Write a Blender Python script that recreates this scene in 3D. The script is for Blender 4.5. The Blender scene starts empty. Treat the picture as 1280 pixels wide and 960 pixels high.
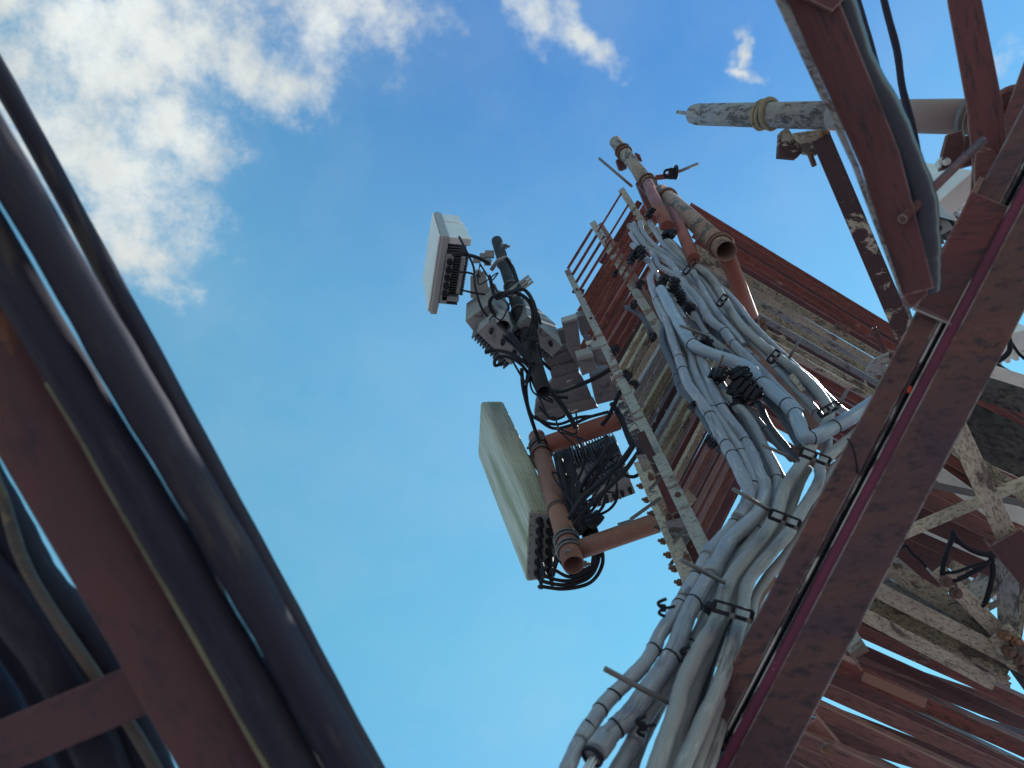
import bpy, bmesh, math, random
from mathutils import Vector, Matrix
random.seed(7)
C = bpy.context.scene.collection
F = 967.0                                   # focal length in photo pixels (1280 wide)
# ---------------------------------------------------------------- camera frame
ZC = Vector(((600-640)/F, (480-110)/F, 1.0)).normalized()      # world up seen from the camera (right, up, forward)
fw = Vector((0, 0, 1))
yc = (fw - fw.dot(ZC)*ZC).normalized()
xc = yc.cross(ZC)
CAM = Vector((0, 0, 1.6))
def c2w(v): return Vector((v.dot(xc), v.dot(yc), v.dot(ZC)))
RIGHT, UP, FWD = c2w(Vector((1,0,0))), c2w(Vector((0,1,0))), c2w(Vector((0,0,1)))
Z = Vector((0,0,1))
def ray(px, py): return RIGHT*((px-640)/F) + UP*((480-py)/F) + FWD
def P(px, py, d): return CAM + ray(px, py)*d
def lev(px, py, ref):                       # the point seen at a pixel that lies at the height of ref
    r = ray(px, py); return CAM + r*((ref.z-CAM.z)/r.z)
def depth(p): return (p-CAM).dot(FWD)
def vdepth(py0, d0, py):                    # depth further up a plumb line
    Y0 = (py0-480)/F*d0; t = (py-480)/F
    h = (Y0 - t*d0)/(ZC.y + ZC.z*t)
    return d0 + ZC.z*h
def lerp(a, b, t): return a + (b-a)*t
def interp(tab, x):
    if x <= tab[0][0]: return tab[0][1]
    for (a, va), (b, vb) in zip(tab, tab[1:]):
        if x <= b: return lerp(va, vb, (x-a)/(b-a))
    return tab[-1][1]
# ---------------------------------------------------------------- materials
def nd(nt, t, **kw):
    n = nt.nodes.new(t)
    for k, v in kw.items():
        if k in n.inputs: n.inputs[k].default_value = v
        else: setattr(n, k, v)
    return n
def mat(name, base, var=None, chip=None, chip_at=.62, chip_scale=9, var_scale=5, speck=None, speck_at=.66, speck_scale=60,
        rough=.6, bump=.3, bump_scale=40, metallic=0.0, spec=.4, stretch=None, tube=False, cluster=.55, edge=None, vary=None, soft=.16):
    m = bpy.data.materials.new(name); m.use_nodes = True
    nt = m.node_tree; b = nt.nodes['Principled BSDF']; L = nt.links.new
    tc = nd(nt, 'ShaderNodeTexCoord'); vec = tc.outputs['Object']
    if tube: vec = nd(nt, 'ShaderNodeAttribute', attribute_name='straight').outputs['Vector']
    raw = vec
    if stretch:
        mp = nd(nt, 'ShaderNodeMapping'); mp.inputs['Scale'].default_value = stretch
        L(vec, mp.inputs['Vector']); vec = mp.outputs['Vector']
    def noise(s, det=6, r=.6, dist=0):
        n = nd(nt, 'ShaderNodeTexNoise', Scale=s, Detail=det, Roughness=r, Distortion=dist); L(vec, n.inputs['Vector']); return n.outputs['Fac']
    def ramp(fac, a, w):
        r = nd(nt, 'ShaderNodeMapRange'); r.inputs['From Min'].default_value = a-w; r.inputs['From Max'].default_value = a+w
        L(fac, r.inputs['Value']); return r.outputs['Result']
    def mix(fac, a, bcol):
        x = nt.nodes.new('ShaderNodeMix'); x.data_type = 'RGBA'
        L(fac, x.inputs[0])
        if isinstance(a, tuple): x.inputs[6].default_value = (*a, 1)
        else: L(a, x.inputs[6])
        x.inputs[7].default_value = (*bcol, 1); return x.outputs[2]
    col = base
    height = noise(bump_scale, 8, .65)
    if var: col = mix(ramp(noise(var_scale, 6, .65, .4), .5, soft), col, var)
    if chip:
        lo = nd(nt, 'ShaderNodeTexNoise', Scale=chip_scale*.27, Detail=2); L(raw, lo.inputs['Vector'])
        cm = nd(nt, 'ShaderNodeMath', operation='MULTIPLY_ADD'); L(lo.outputs['Fac'], cm.inputs[0]); cm.inputs[1].default_value = cluster; cm.inputs[2].default_value = -.5*cluster
        ca = nd(nt, 'ShaderNodeMath', operation='ADD'); L(cm.outputs[0], ca.inputs[0]); L(noise(chip_scale, 10, .74, .5), ca.inputs[1])
        cf = ramp(ca.outputs[0], chip_at, .02)
        col = mix(cf, col, chip)
    if speck: col = mix(ramp(noise(speck_scale, 6, .75), speck_at, .07), col, speck)
    if vary:                                 # each cable its own age and fading
        oi = nd(nt, 'ShaderNodeObjectInfo'); vm = nd(nt, 'ShaderNodeMath', operation='MULTIPLY'); L(oi.outputs['Random'], vm.inputs[0]); vm.inputs[1].default_value = .8
        col = mix(vm.outputs[0], col, vary)
    if edge:                                 # paint rubbed off along the arrises
        bv = nd(nt, 'ShaderNodeBevel', Radius=.006, samples=4); ge = nt.nodes.new('ShaderNodeNewGeometry')
        dt = nd(nt, 'ShaderNodeVectorMath', operation='DOT_PRODUCT'); L(bv.outputs['Normal'], dt.inputs[0]); L(ge.outputs['Normal'], dt.inputs[1])
        e1 = nd(nt, 'ShaderNodeMapRange'); e1.inputs['From Min'].default_value = .985; e1.inputs['From Max'].default_value = .90; L(dt.outputs['Value'], e1.inputs['Value'])
        e2 = nd(nt, 'ShaderNodeMath', operation='MULTIPLY'); L(e1.outputs[0], e2.inputs[0]); L(ramp(noise(11, 8, .75), .50, .07), e2.inputs[1])
        col = mix(e2.outputs[0], col, edge)
    if isinstance(col, tuple): b.inputs['Base Color'].default_value = (*col, 1)
    else: L(col, b.inputs['Base Color'])
    rr = nd(nt, 'ShaderNodeMapRange'); rr.inputs['To Min'].default_value = max(.05, rough-.14); rr.inputs['To Max'].default_value = min(1, rough+.14)
    L(height, rr.inputs['Value']); L(rr.outputs['Result'], b.inputs['Roughness'])
    b.inputs['Metallic'].default_value = metallic
    b.inputs['Specular IOR Level'].default_value = spec
    bp = nd(nt, 'ShaderNodeBump', Strength=bump, Distance=.004); L(height, bp.inputs['Height'])
    if chip:
        bp2 = nd(nt, 'ShaderNodeBump', Strength=.5, Distance=.002); L(cf, bp2.inputs['Height']); L(bp.outputs['Normal'], bp2.inputs['Normal']); L(bp2.outputs['Normal'], b.inputs['Normal'])
    else: L(bp.outputs['Normal'], b.inputs['Normal'])
    return m
M = dict(
 red = mat('flaking_red_paint', (.225,.056,.043), (.115,.036,.032), (.40,.32,.26), .69, 14, 5, (.046,.021,.019), .56, 80, rough=.65, bump=.8, stretch=(.16,1,1), edge=(.36,.25,.20)),
 deep = mat('dark_red_paint', (0.126,0.032,0.032), (0.060,0.024,0.029), (0.396,0.336,0.264), .74, 10, 5, (0.030,0.019,0.022), .58, 80, rough=.6, bump=.7, stretch=(.16,1,1), edge=(.36,.25,.20)),
 brown = mat('faded_brown_red_paint', (.245,.100,.082), (.14,.062,.058), (.42,.31,.25), .72, 10, 5, (.055,.03,.03), .58, 80, rough=.65, bump=.7, stretch=(.16,1,1), edge=(.40,.29,.24)),
 leg = mat('shaded_red_brown_paint', (.042,.024,.040), (.125,.047,.035), (.20,.16,.14), .775, 14, 3.0, (.026,.016,.022), .57, 45, rough=.55, bump=.9, bump_scale=55, stretch=(.4,1,1), edge=(.40,.36,.34), soft=.13),  # red-brown paint darkened, the near leg's shade put into its colour
 magenta = mat('fresh_maroon_primer', (.155,.026,.062), (.10,.02,.045), (.33,.29,.26), .68, 12, 5, rough=.6),
 cream = mat('peeling_cream_paint', (0.462,0.399,0.308), (0.301,0.259,0.217), (0.084,0.066,0.059), .60, 13, 7, (0.161,0.119,0.091), .55, 110, rough=.85, bump=.9, stretch=(.45,1,1)),
 lichen = mat('cream_paint_with_lichen', (0.377,0.338,0.260), (0.280,0.234,0.137), (0.085,0.052,0.042), .57, 17, 10, (0.111,0.098,0.085), .52, 110, rough=.85, bump=1.0, stretch=(.45,1,1)),
 bluegrey = mat('weathered_grey_paint', (0.188,0.206,0.256), (0.312,0.294,0.250), (0.081,0.069,0.065), .60, 16, 7, (0.100,0.094,0.094), .56, 90, rough=.8, bump=.8, stretch=(.45,1,1)),
 charred = mat('blistered_black_paint', (.040,.040,.044), (.095,.09,.08), (.30,.265,.22), .66, 9, 6, (.015,.015,.015), .54, 50, rough=.8, bump=1.0, bump_scale=25, stretch=(.45,1,1)),
 peel = mat('maroon_paint_peeling_to_cream', (0.057,0.024,0.029), (0.037,0.022,0.028), (0.396,0.352,0.281), .585, 14, 4, (0.143,0.077,0.061), .64, 90, rough=.7, bump=.7, stretch=(.6,1,1)),
 whiteflake = mat('white_paint_flaking', (.72,.70,.66), (.5,.48,.44), (.12,.06,.05), .63, 14, 6, (.2,.17,.15), .65, 60, rough=.7, stretch=(.45,1,1)),
 chip = mat('chipped_edge_paint', (.42,.38,.36), (.17,.14,.14), (.04,.022,.03), .50, 26, 12, rough=.8, bump=.8, stretch=(.12,1,1)),
 galv = mat('weathered_steel', (0.242,0.231,0.215), (0.297,0.270,0.226), (0.149,0.077,0.057), .56, 8, 4, (0.094,0.088,0.083), .57, 90, rough=.7, bump=.6, stretch=(.45,1,1)),
 tube = mat('rusty_brown_pipe', (.215,.10,.072), (.15,.068,.055), (.09,.04,.032), .63, 12, 5, (.33,.23,.18), .64, 80, rough=.65, bump=.5, stretch=(.3,1,1), tube=True),
 tubered = mat('orange_red_pipe', (.23,.062,.043), (.15,.048,.036), (.08,.04,.032), .64, 10, 5, (.3,.2,.15), .66, 80, rough=.6, bump=.5, stretch=(.3,1,1), tube=True),
 post = mat('weathered_grey_pipe', (.235,.215,.195), (.205,.15,.12), (.055,.05,.05), .56, 15, 6, (.32,.29,.25), .58, 60, rough=.75, bump=.7, stretch=(.6,1,1), tube=True),
 moss = mat('mottled_grey_pole', (.20,.22,.265), (.25,.245,.22), (.075,.08,.085), .545, 40, 14, (.33,.33,.31), .60, 110, rough=.8, bump=.8, stretch=(.5,1,1), tube=True, cluster=.3),
 pinkpole = mat('faded_pink_pole', (.25,.20,.19), (.21,.15,.14), (.17,.17,.18), .62, 6, 4, rough=.7),
 cable = mat('grey_cable_jacket', (.262,.272,.315), (.175,.182,.22), (.105,.105,.12), .64, 14, 10, (.42,.415,.405), .60, 90, rough=.4, bump=.4, bump_scale=70, spec=.45, stretch=(.12,1,1), tube=True, vary=(.19,.185,.19)),
 cable2 = mat('dusty_grey_jacket', (.285,.272,.272), (.19,.184,.195), (.12,.115,.115), .63, 14, 12, (.36,.345,.32), .59, 90, rough=.55, bump=.45, bump_scale=70, spec=.35, stretch=(.12,1,1), tube=True, vary=(.20,.19,.185)),
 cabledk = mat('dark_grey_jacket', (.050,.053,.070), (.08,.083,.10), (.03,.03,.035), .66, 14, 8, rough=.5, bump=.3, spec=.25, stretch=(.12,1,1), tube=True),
 conduit = mat('pale_blue_conduit', (.235,.285,.355), (.19,.23,.29), (.15,.165,.19), .68, 14, 8, (.40,.42,.44), .60, 80, rough=.4, bump=.25, stretch=(.12,1,1), tube=True),
 navy  = mat('black_feeder_jacket', (.022,.021,.038), (.036,.033,.046), (.065,.055,.055), .63, 9, 5, (.05,.045,.055), .60, 40, rough=.62, bump=.35, bump_scale=25, spec=.12, stretch=(.12,1,1), tube=True),
 brownc= mat('brown_cable_jacket', (.15,.115,.085), (.09,.08,.075), (.22,.17,.10), .66, 10, 5, rough=.6),
 olive = mat('lichen_covered_cord', (.20,.185,.115), (.13,.125,.09), (.12,.11,.08), .64, 20, 8, rough=.8),
 black = mat('black_rubber', (.010,.0105,.015), (.018,.018,.023), rough=.6, bump=.2, spec=.15),
 steel = mat('dark_steel', (.10,.10,.11), (.15,.13,.12), (.2,.09,.05), .68, 18, 8, rough=.5, metallic=.4),
 rustbolt = mat('rusted_iron', (.16,.085,.06), (.08,.05,.045), (.25,.12,.06), .6, 20, 10, rough=.8, bump=.6),
 darkpole = mat('dark_painted_pole', (.024,.026,.031), (.042,.044,.046), (.015,.015,.017), .64, 14, 7, rough=.75, spec=.12),
 greypipe = mat('pale_grey_pipe', (.30,.32,.345), (.24,.255,.28), (.14,.14,.14), .66, 14, 8, rough=.5),
 cast = mat('grey_cast_housing', (.235,.24,.235), (.19,.195,.195), (.12,.115,.11), .66, 12, 7, (.32,.32,.30), .62, 80, rough=.55, bump=.3),
 sheet = mat('dull_grey_sheet', (.185,.172,.178), (.14,.132,.14), (.09,.085,.088), .66, 9, 6, (.26,.245,.23), .60, 60, rough=.65, bump=.3),
 sheet_lit = mat('lit_grey_sheet', (.33,.325,.32), (.28,.275,.265), (.16,.15,.145), .66, 10, 6, rough=.6),  # the dull sheet lightened, light on the beam ends put into its colour
 fin = mat('dark_grey_fins', (.075,.078,.083), (.11,.11,.115), rough=.6, spec=.15),
 white = mat('off_white_housing', (.62,.62,.585), (.52,.52,.49), (.36,.34,.30), .70, 10, 6, rough=.45, bump=.15),
 shell = mat('grey_plastic_shell', (.27,.27,.26), (.235,.235,.225), (.18,.175,.165), .68, 10, 6, rough=.5, bump=.15),
 rope = mat('weathered_yellow_strap', (.27,.215,.14), (.19,.16,.11), (.07,.06,.05), .58, 30, 14, rough=.85, bump=.8),
 soil = mat('dark_gravel_ground', (.185,.17,.185), (.155,.145,.155), (.13,.12,.13), .62, 2, .6, rough=.9, bump=.4, bump_scale=8),
 wire  = mat('white_wire_strands', (.62,.62,.62), (.45,.45,.45), rough=.5),
 silver = mat('dark_sheathed_jacket', (.040,.043,.062), (.028,.03,.045), (.10,.10,.115), .70, 6, 5, rough=.3, bump=.15, spec=.35, stretch=(.1,1,1), tube=True),
 nearleg = mat('rust_brown_primer', (.12,.046,.044), (.062,.032,.046), (.20,.085,.05), .60, 6, 2.2, (.05,.03,.035), .60, 30, rough=.65, bump=.6, bump_scale=25, stretch=(.5,1,1), soft=.22),
 postb = mat('tan_weathered_pipe', (.25,.165,.125), (.20,.115,.085), (.06,.05,.048), .57, 13, 6, (.34,.29,.24), .60, 70, rough=.75, bump=.7, stretch=(.6,1,1), tube=True),
 redtag= mat('red_plastic_tag', (.7,.06,.03), rough=.4),
)
def radome():
    m = bpy.data.materials.new('algae_streaked_radome'); m.use_nodes = True
    nt = m.node_tree; b = nt.nodes['Principled BSDF']; L = nt.links.new
    tc = nd(nt, 'ShaderNodeTexCoord'); mp = nd(nt, 'ShaderNodeMapping'); mp.inputs['Scale'].default_value = (.06,1,1)
    mp.vector_type='POINT'; L(tc.outputs['Object'], mp.inputs['Vector'])
    n1 = nd(nt, 'ShaderNodeTexNoise', Scale=16, Detail=6, Roughness=.6); L(mp.outputs['Vector'], n1.inputs['Vector'])
    n2 = nd(nt, 'ShaderNodeTexNoise', Scale=60, Detail=4, Roughness=.6); L(mp.outputs['Vector'], n2.inputs['Vector'])
    r1 = nd(nt, 'ShaderNodeMapRange'); r1.inputs['From Min'].default_value=.46; r1.inputs['From Max'].default_value=.66; L(n1.outputs['Fac'], r1.inputs['Value'])
    r2 = nd(nt, 'ShaderNodeMapRange'); r2.inputs['From Min'].default_value=.5; r2.inputs['From Max'].default_value=.72; L(n2.outputs['Fac'], r2.inputs['Value'])
    x = nt.nodes.new('ShaderNodeMix'); x.data_type='RGBA'; x.inputs[6].default_value=(.40,.415,.345,1); x.inputs[7].default_value=(.175,.195,.085,1); L(r1.outputs['Result'], x.inputs[0])
    y = nt.nodes.new('ShaderNodeMix'); y.data_type='RGBA'; y.inputs[7].default_value=(.27,.26,.185,1); L(r2.outputs['Result'], y.inputs[0]); L(x.outputs[2], y.inputs[6])
    L(y.outputs[2], b.inputs['Base Color']); b.inputs['Roughness'].default_value=.45
    return m
M['radome'] = radome()
# ---------------------------------------------------------------- mesh builder
class MB:
    def __init__(s): s.v=[]; s.f=[]; s.sm=[]; s.marks=[]; s.hold=False; s.st={}
    def add(s, vs, fs, smooth=False):
        o=len(s.v)
        if not s.hold: s.marks.append((o,len(s.f)))
        s.v += [Vector(v) for v in vs]; s.f += [tuple(i+o for i in f) for f in fs]; s.sm += [smooth]*len(fs); return s
    def box(s, o, a, b, c):                 # corner + three edge vectors
        vs=[o,o+a,o+a+b,o+b,o+c,o+a+c,o+a+b+c,o+b+c]
        return s.add(vs,[(0,3,2,1),(4,5,6,7),(0,1,5,4),(1,2,6,5),(2,3,7,6),(3,0,4,7)])
    def cbox(s, c, a, b, h): return s.box(c-a/2-b/2-h/2, a, b, h)
    def prism(s, bot, top):
        n=len(bot); fs=[tuple(range(n))[::-1], tuple(range(n,2*n))]+[(i,(i+1)%n,n+(i+1)%n,n+i) for i in range(n)]
        return s.add(list(bot)+list(top), fs)
    def sweep(s, pts, section, hint, closed=True, smooth=False):   # section: list of (u,w) metres, straight or bent sweep
        rings=[]; n=len(pts)
        for i,p in enumerate(pts):
            t=(pts[min(i+1,n-1)]-pts[max(i-1,0)]).normalized()
            u=(hint - t*hint.dot(t)).normalized(); w=t.cross(u)
            rings.append([p+u*a+w*b for a,b in section])
        k=len(section); vs=[q for r in rings for q in r]; fs=[]
        for i in range(n-1):
            for j in range(k): fs.append((i*k+j, i*k+(j+1)%k, (i+1)*k+(j+1)%k, (i+1)*k+j))
        fs += [tuple(range(k))[::-1], tuple(range((n-1)*k, n*k))]
        return s.add(vs, fs, smooth)
    def tube(s, pts, r, seg=12, caps=True, hollow=0, squash=1.0):
        n=len(pts); rs = r if isinstance(r,list) else [r]*n
        t0=(pts[1]-pts[0]).normalized(); u=t0.orthogonal().normalized(); rings=[]
        for i,p in enumerate(pts):
            t=(pts[min(i+1,n-1)]-pts[max(i-1,0)]).normalized()
            u=(u-t*u.dot(t)).normalized(); w=t.cross(u)
            rings.append([p+(u*math.cos(2*math.pi*j/seg)+w*math.sin(2*math.pi*j/seg)*squash)*rs[i] for j in range(seg)])
        ln=[0.0]
        for i in range(1,n): ln.append(ln[-1]+(pts[i]-pts[i-1]).length)
        for i in range(n):
            for j in range(seg): s.st[len(s.v)+i*seg+j]=(ln[i],rs[i]*math.cos(2*math.pi*j/seg),rs[i]*math.sin(2*math.pi*j/seg))
        vs=[q for g in rings for q in g]; fs=[(i*seg+j,i*seg+(j+1)%seg,(i+1)*seg+(j+1)%seg,(i+1)*seg+j) for i in range(n-1) for j in range(seg)]
        if not hollow:
            if caps: s.add(vs,fs,True); o=len(s.v)-len(vs); s.f += [tuple(o+j for j in range(seg))[::-1], tuple(o+(n-1)*seg+j for j in range(seg))]; s.sm += [False,False]
            else: s.add(vs,fs,True)
        else:
            k=1-hollow; inner=[pts[i]+(q-pts[i])*k for i,g in enumerate(rings) for q in g]; N=len(vs)
            fs2=[tuple(N+x for x in f)[::-1] for f in fs]
            e0=[(j,(j+1)%seg,N+(j+1)%seg,N+j) for j in range(seg)]
            b=(n-1)*seg; e1=[(b+j,N+b+j,N+b+(j+1)%seg,b+(j+1)%seg) for j in range(seg)]
            o=len(s.v)
            if not s.hold: s.marks.append((o,len(s.f)))
            s.v += vs+inner
            for f in fs+fs2: s.f.append(tuple(o+x for x in f)); s.sm.append(True)
            for f in e0+e1: s.f.append(tuple(o+x for x in f)); s.sm.append(False)
        return s
    def ring(s, c, ax, R, r, seg=28, k=8, arc=1.0, start=None):
        ax=ax.normalized(); u=(start if start else ax.orthogonal()); u=(u-ax*u.dot(ax)).normalized(); w=ax.cross(u)
        n=int(seg*arc); vs=[]; closed=arc>=1
        cnt = n if closed else n+1
        for i in range(cnt):
            a=2*math.pi*i/seg; d=u*math.cos(a)+w*math.sin(a)
            vs += [c+d*(R+r*math.cos(2*math.pi*j/k))+ax*r*math.sin(2*math.pi*j/k) for j in range(k)]
        fs=[(i*k+j,i*k+(j+1)%k,((i+1)%cnt)*k+(j+1)%k,((i+1)%cnt)*k+j) for i in range(cnt if closed else cnt-1) for j in range(k)]
        return s.add(vs,fs,True)
    def bolt(s, c, ax, r, h):
        ax=ax.normalized(); u=ax.orthogonal().normalized(); w=ax.cross(u)
        b=[c+(u*math.cos(math.pi/3*i)+w*math.sin(math.pi/3*i))*r for i in range(6)]
        s.prism(b,[q+ax*h for q in b]); s.hold=True; s.tube([c+ax*h*.9, c+ax*(h*1.7)], r*.5, 8); s.hold=False; return s
    def each(s, name, m, parent, bevel=0):     # every separate piece an object of its own
        ends=s.marks[1:]+[(len(s.v),len(s.f))]; out=[]
        for (v0,f0),(v1,f1) in zip(s.marks,ends):
            b=MB(); b.v=s.v[v0:v1]; b.f=[tuple(i-v0 for i in f) for f in s.f[f0:f1]]; b.sm=s.sm[f0:f1]
            out.append(b.build(name,m,parent,bevel))
        return out
    def build(s, name, m, parent=None, bevel=0, axis=None):
        me=bpy.data.meshes.new(name)
        if parent is not None:
            o0=Vector((0,0,0)); par=parent
            while par is not None: o0 = o0+par.location; par=par.parent
            org=o0; loc=Vector((0,0,0))
        else:
            org=sum(s.v, Vector())/len(s.v); loc=org
        q=axis.to_track_quat('X','Z') if axis is not None else None
        qi=q.inverted() if q else None
        me.from_pydata([(qi@(v-org)) if q else v-org for v in s.v],[],s.f)
        me.polygons.foreach_set('use_smooth', s.sm)
        if s.st:
            k=random.uniform(0,50); at=me.attributes.new('straight','FLOAT_VECTOR','POINT')
            at.data.foreach_set('vector',[c for i in range(len(s.v)) for c in ((s.st[i][0]+k,s.st[i][1],s.st[i][2]) if i in s.st else (k,0,0))])
        bm=bmesh.new(); bm.from_mesh(me); bmesh.ops.recalc_face_normals(bm, faces=bm.faces); bm.to_mesh(me); bm.free()
        me.materials.append(M[m] if isinstance(m,str) else m)
        o=bpy.data.objects.new(name, me); C.objects.link(o); o.location=loc
        if q: o.rotation_mode='QUATERNION'; o.rotation_quaternion=q
        if parent is not None: o.parent=parent
        if bevel:
            b=o.modifiers.new('Bevel','BEVEL'); b.width=bevel; b.segments=2; b.limit_method='ANGLE'
        return o
def tag(o, label, cat, group=None, kind=None):
    o['label']=label; o['category']=cat
    if group: o['group']=group
    if kind: o['kind']=kind
    return o
def thing(name, loc, label, cat, group=None):
    e=bpy.data.objects.new(name,None); C.objects.link(e); e.location=loc; e.empty_display_size=.1
    return tag(e,label,cat,group)
def spline(pts, n=6):
    out=[]; k=len(pts)
    for i in range(k-1):
        p0=pts[max(i-1,0)]; p1=pts[i]; p2=pts[i+1]; p3=pts[min(i+2,k-1)]
        for j in range(n):
            t=j/n; out.append(.5*((2*p1)+(p2-p0)*t+(2*p0-5*p1+4*p2-p3)*t*t+(3*p1-p0-3*p2+p3)*t**3))
    out.append(pts[-1]); return out
def angle_section(a, b, t):                 # L profile: flange along u (0..a), web along w (0..b)
    return [(0,0),(a,0),(a,t),(t,t),(t,b),(0,b)]
def side_hint(p0, p1):                      # across the picture, perpendicular to a bar
    ax=(p1-p0).normalized(); v=((p0+p1)/2-CAM).normalized()
    return ax.cross(v).normalized()
def bar(mb, p0, p1, w, t=.008, off=0, hint=None, fwd=0):   # flat bar facing the viewer, w metres across
    h=hint or side_hint(p0,p1); v=((p0+p1)/2-CAM).normalized()
    ax=(p1-p0).normalized(); v=(v-ax*v.dot(ax)); v=(v-h*v.dot(h)).normalized()
    return mb.box(p0+h*(off-w/2)+v*fwd, p1-p0, h*w, v*t)
def wpx(px, d): return px*d/F
# ================================================================ ground
mb=MB(); mb.add([(-3000,-3000,0),(3000,-3000,0),(3000,3000,0),(-3000,3000,0)],[(0,1,2,3)])
g=mb.build('ground','soil'); g['kind']='structure'
# ================================================================ the tower
tower=thing('lattice_tower', Vector((-1.2,1.6,0)), 'rusty red and cream lattice tower of angle steel filling the right side', 'tower')
def tw(name, m, mb, bevel=.002, label=None, axis=None):
    o=mb.build(name,m,tower,bevel,axis)
    if label: o['label']=label
    return o
def Lbar(p0, p1, a, b, t=.007, flip=1, name='horizontal_bar', m='red', updir=None):
    # angle steel: lower flange level, web standing up
    ax=(p1-p0).normalized(); n=(updir or Z); n=(n-ax*n.dot(ax)).normalized(); s=ax.cross(n)*flip
    mb=MB(); L=p1-p0
    mb.box(p0-s*a/2, L, s*a, n*t)
    mb.box(p0+s*(a/2-t)+n*(t+.0005), L, s*t, n*b)
    return tw(name,m,mb,.0018,axis=ax)
# --- near leg on the right: two angles back to back, lacing plate between
A0=Vector((849,960)); A1=Vector((1140,398))
def legpt(u, v):  # u: pixels to the right of the leg's left edge at v = photo row
    return 1140-(v-398)*.5235+u, v
dL=1.72
def legP(u,v,extra=0): x,y=legpt(u,v); return P(x,y,dL+extra)
top_v, bot_v = 90, 1290
ax=(legP(0,bot_v)-legP(0,top_v)).normalized()
vw=ray(1075,660).normalized(); V=(vw-ax*vw.dot(ax)).normalized(); H=ax.cross(V).normalized()
if H.dot(RIGHT)<0: H=-H
u2m=lambda u: u*.886*dL/F*.94
base=legP(0,bot_v); Lv=legP(0,top_v)-base
mid=legP(0,402); Lm=mid-base
def strip(mb,u0,u1,w0,w1,o=base,L=Lv): return mb.box(o+H*u2m(u0)+V*w0, L, H*(u2m(u1)-u2m(u0)), V*(w1-w0))
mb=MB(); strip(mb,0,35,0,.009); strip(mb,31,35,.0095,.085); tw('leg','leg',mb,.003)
mb=MB(); strip(mb,36,39.3,-.002,.07); strip(mb,45.6,47.6,-.003,.06); tw('leg_edge','chip',mb,.001,'paint chipped edge strip between the leg angles',axis=ax)
mb=MB(); strip(mb,39.8,45.2,.02,.026); tw('gap_shade_strip','black',mb,0)  # black strip that paints the dark of the slot between the angles
mb=MB(); strip(mb,47.8,64,.001,.008); tw('lacing_bar','magenta',mb,.001)
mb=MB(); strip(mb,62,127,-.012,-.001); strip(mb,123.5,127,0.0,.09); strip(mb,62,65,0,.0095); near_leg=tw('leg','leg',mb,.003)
# cross lacing spotted between the angles
for v in (452,640,880):
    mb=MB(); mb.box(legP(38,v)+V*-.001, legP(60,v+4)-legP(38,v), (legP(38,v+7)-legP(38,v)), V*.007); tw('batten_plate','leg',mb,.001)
mb=MB()
for v,u in ((893,49),(918,52),(930,44)): mb.bolt(legP(u,v)-V*.0+V*.010, -V, .013, .016)
for v,u in ((500,118),(760,120),(868,120)): mb.bolt(legP(u,v)-V*.012, -V, .006, .006)
mb.each('bolt','rustbolt',near_leg)
mb=MB(); strip(mb,49,64,.004,.0095,legP(0,812),legP(0,745)-legP(0,812)); tw('patch_plate','bluegrey',mb,.001,'grey mossy patch between leg angles')
# splice plate over the upper part of the leg
q=[P(1145,383,dL-.03),P(1208,413,dL-.03),P(1270,262,dL-.03),P(1214,238,dL-.03)]
vv=V*.012
mb=MB(); mb.prism(q,[p+vv for p in q]); tw('splice_plate','deep',mb,.002)
mb=MB(); bar(mb,P(1143,386,dL-.032),P(1210,414.5,dL-.032),.005,.006); tw('splice_edge','chip',mb,0)
mb=MB(); strip(mb,-8,-1,-.01,.06,legP(0,380),legP(0,225)-legP(0,380)); tw('leg_edge','brown',mb,.001)
# upper right member leaning behind the splice
p0,p1=P(1236,262,1.95),P(1305,75,2.0)
mb=MB(); bar(mb,p0,p1,.085,.01); bar(mb,p0,p1,.01,.07,off=.04,fwd=.012); tw('leg','deep',mb,.003)
for i,(a,b,m) in enumerate((((1212,262),(1290,150),'brown'),((1222,268),(1290,180),'deep'),((1236,270),(1290,205),'cream'),((1246,276),(1292,228),'brown'))):
    mb=MB(); bar(mb,P(*a,2.3+.05*i),P(*b,2.35+.05*i),.022,.01); tw('horizontal_bar',m,mb,.001)
# --- diagonal brace, upper right: angle steel
def poly_bar(pts_px, m, name, w0, t=.009, off=0, bevel=.002, d=None, fwd=0, hint=None, w1=None):
    mb=MB(); pts=[P(x,y,dd) for x,y,dd in pts_px]; n=len(pts)
    h0=hint or side_hint(pts[0],pts[-1]); vs=[]
    ring=[]
    for i,p in enumerate(pts):
        tt=(pts[min(i+1,n-1)]-pts[max(i-1,0)]).normalized(); v=(p-CAM).normalized(); h=tt.cross(v).normalized(); v=h.cross(tt)
        if v.dot(p-CAM)<0: v=-v
        w=lerp(w0,w1 if w1 else w0,i/(n-1))
        ring += [p+h*(off-w/2)+v*fwd,p+h*(off+w/2)+v*fwd,p+h*(off+w/2)+v*(fwd+t),p+h*(off-w/2)+v*(fwd+t)]
    fs=[(i*4+j,i*4+(j+1)%4,i*4+4+(j+1)%4,i*4+4+j) for i in range(n-1) for j in range(4)]+[(3,2,1,0),tuple((n-1)*4+j for j in range(4))]
    mb.add(ring,fs); return tw(name,m,mb,bevel,axis=(pts[-1]-pts[0]).normalized())
o=poly_bar([(940,-130,1.52),(1016,0,1.52),(1100,200,1.52),(1146,366,1.52)],'deep','diagonal_brace',wpx(60,1.5),w1=wpx(40,1.5))
pl=[P(940-44,-130,1.525),P(970,0,1.525),P(1066,206,1.525),P(1128,372,1.525)]; pr=[P(940-24,-130,1.535),P(984,0,1.535),P(1073,206,1.535),P(1131,372,1.535)]
mb=MB(); n=4; vs=[]
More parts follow.
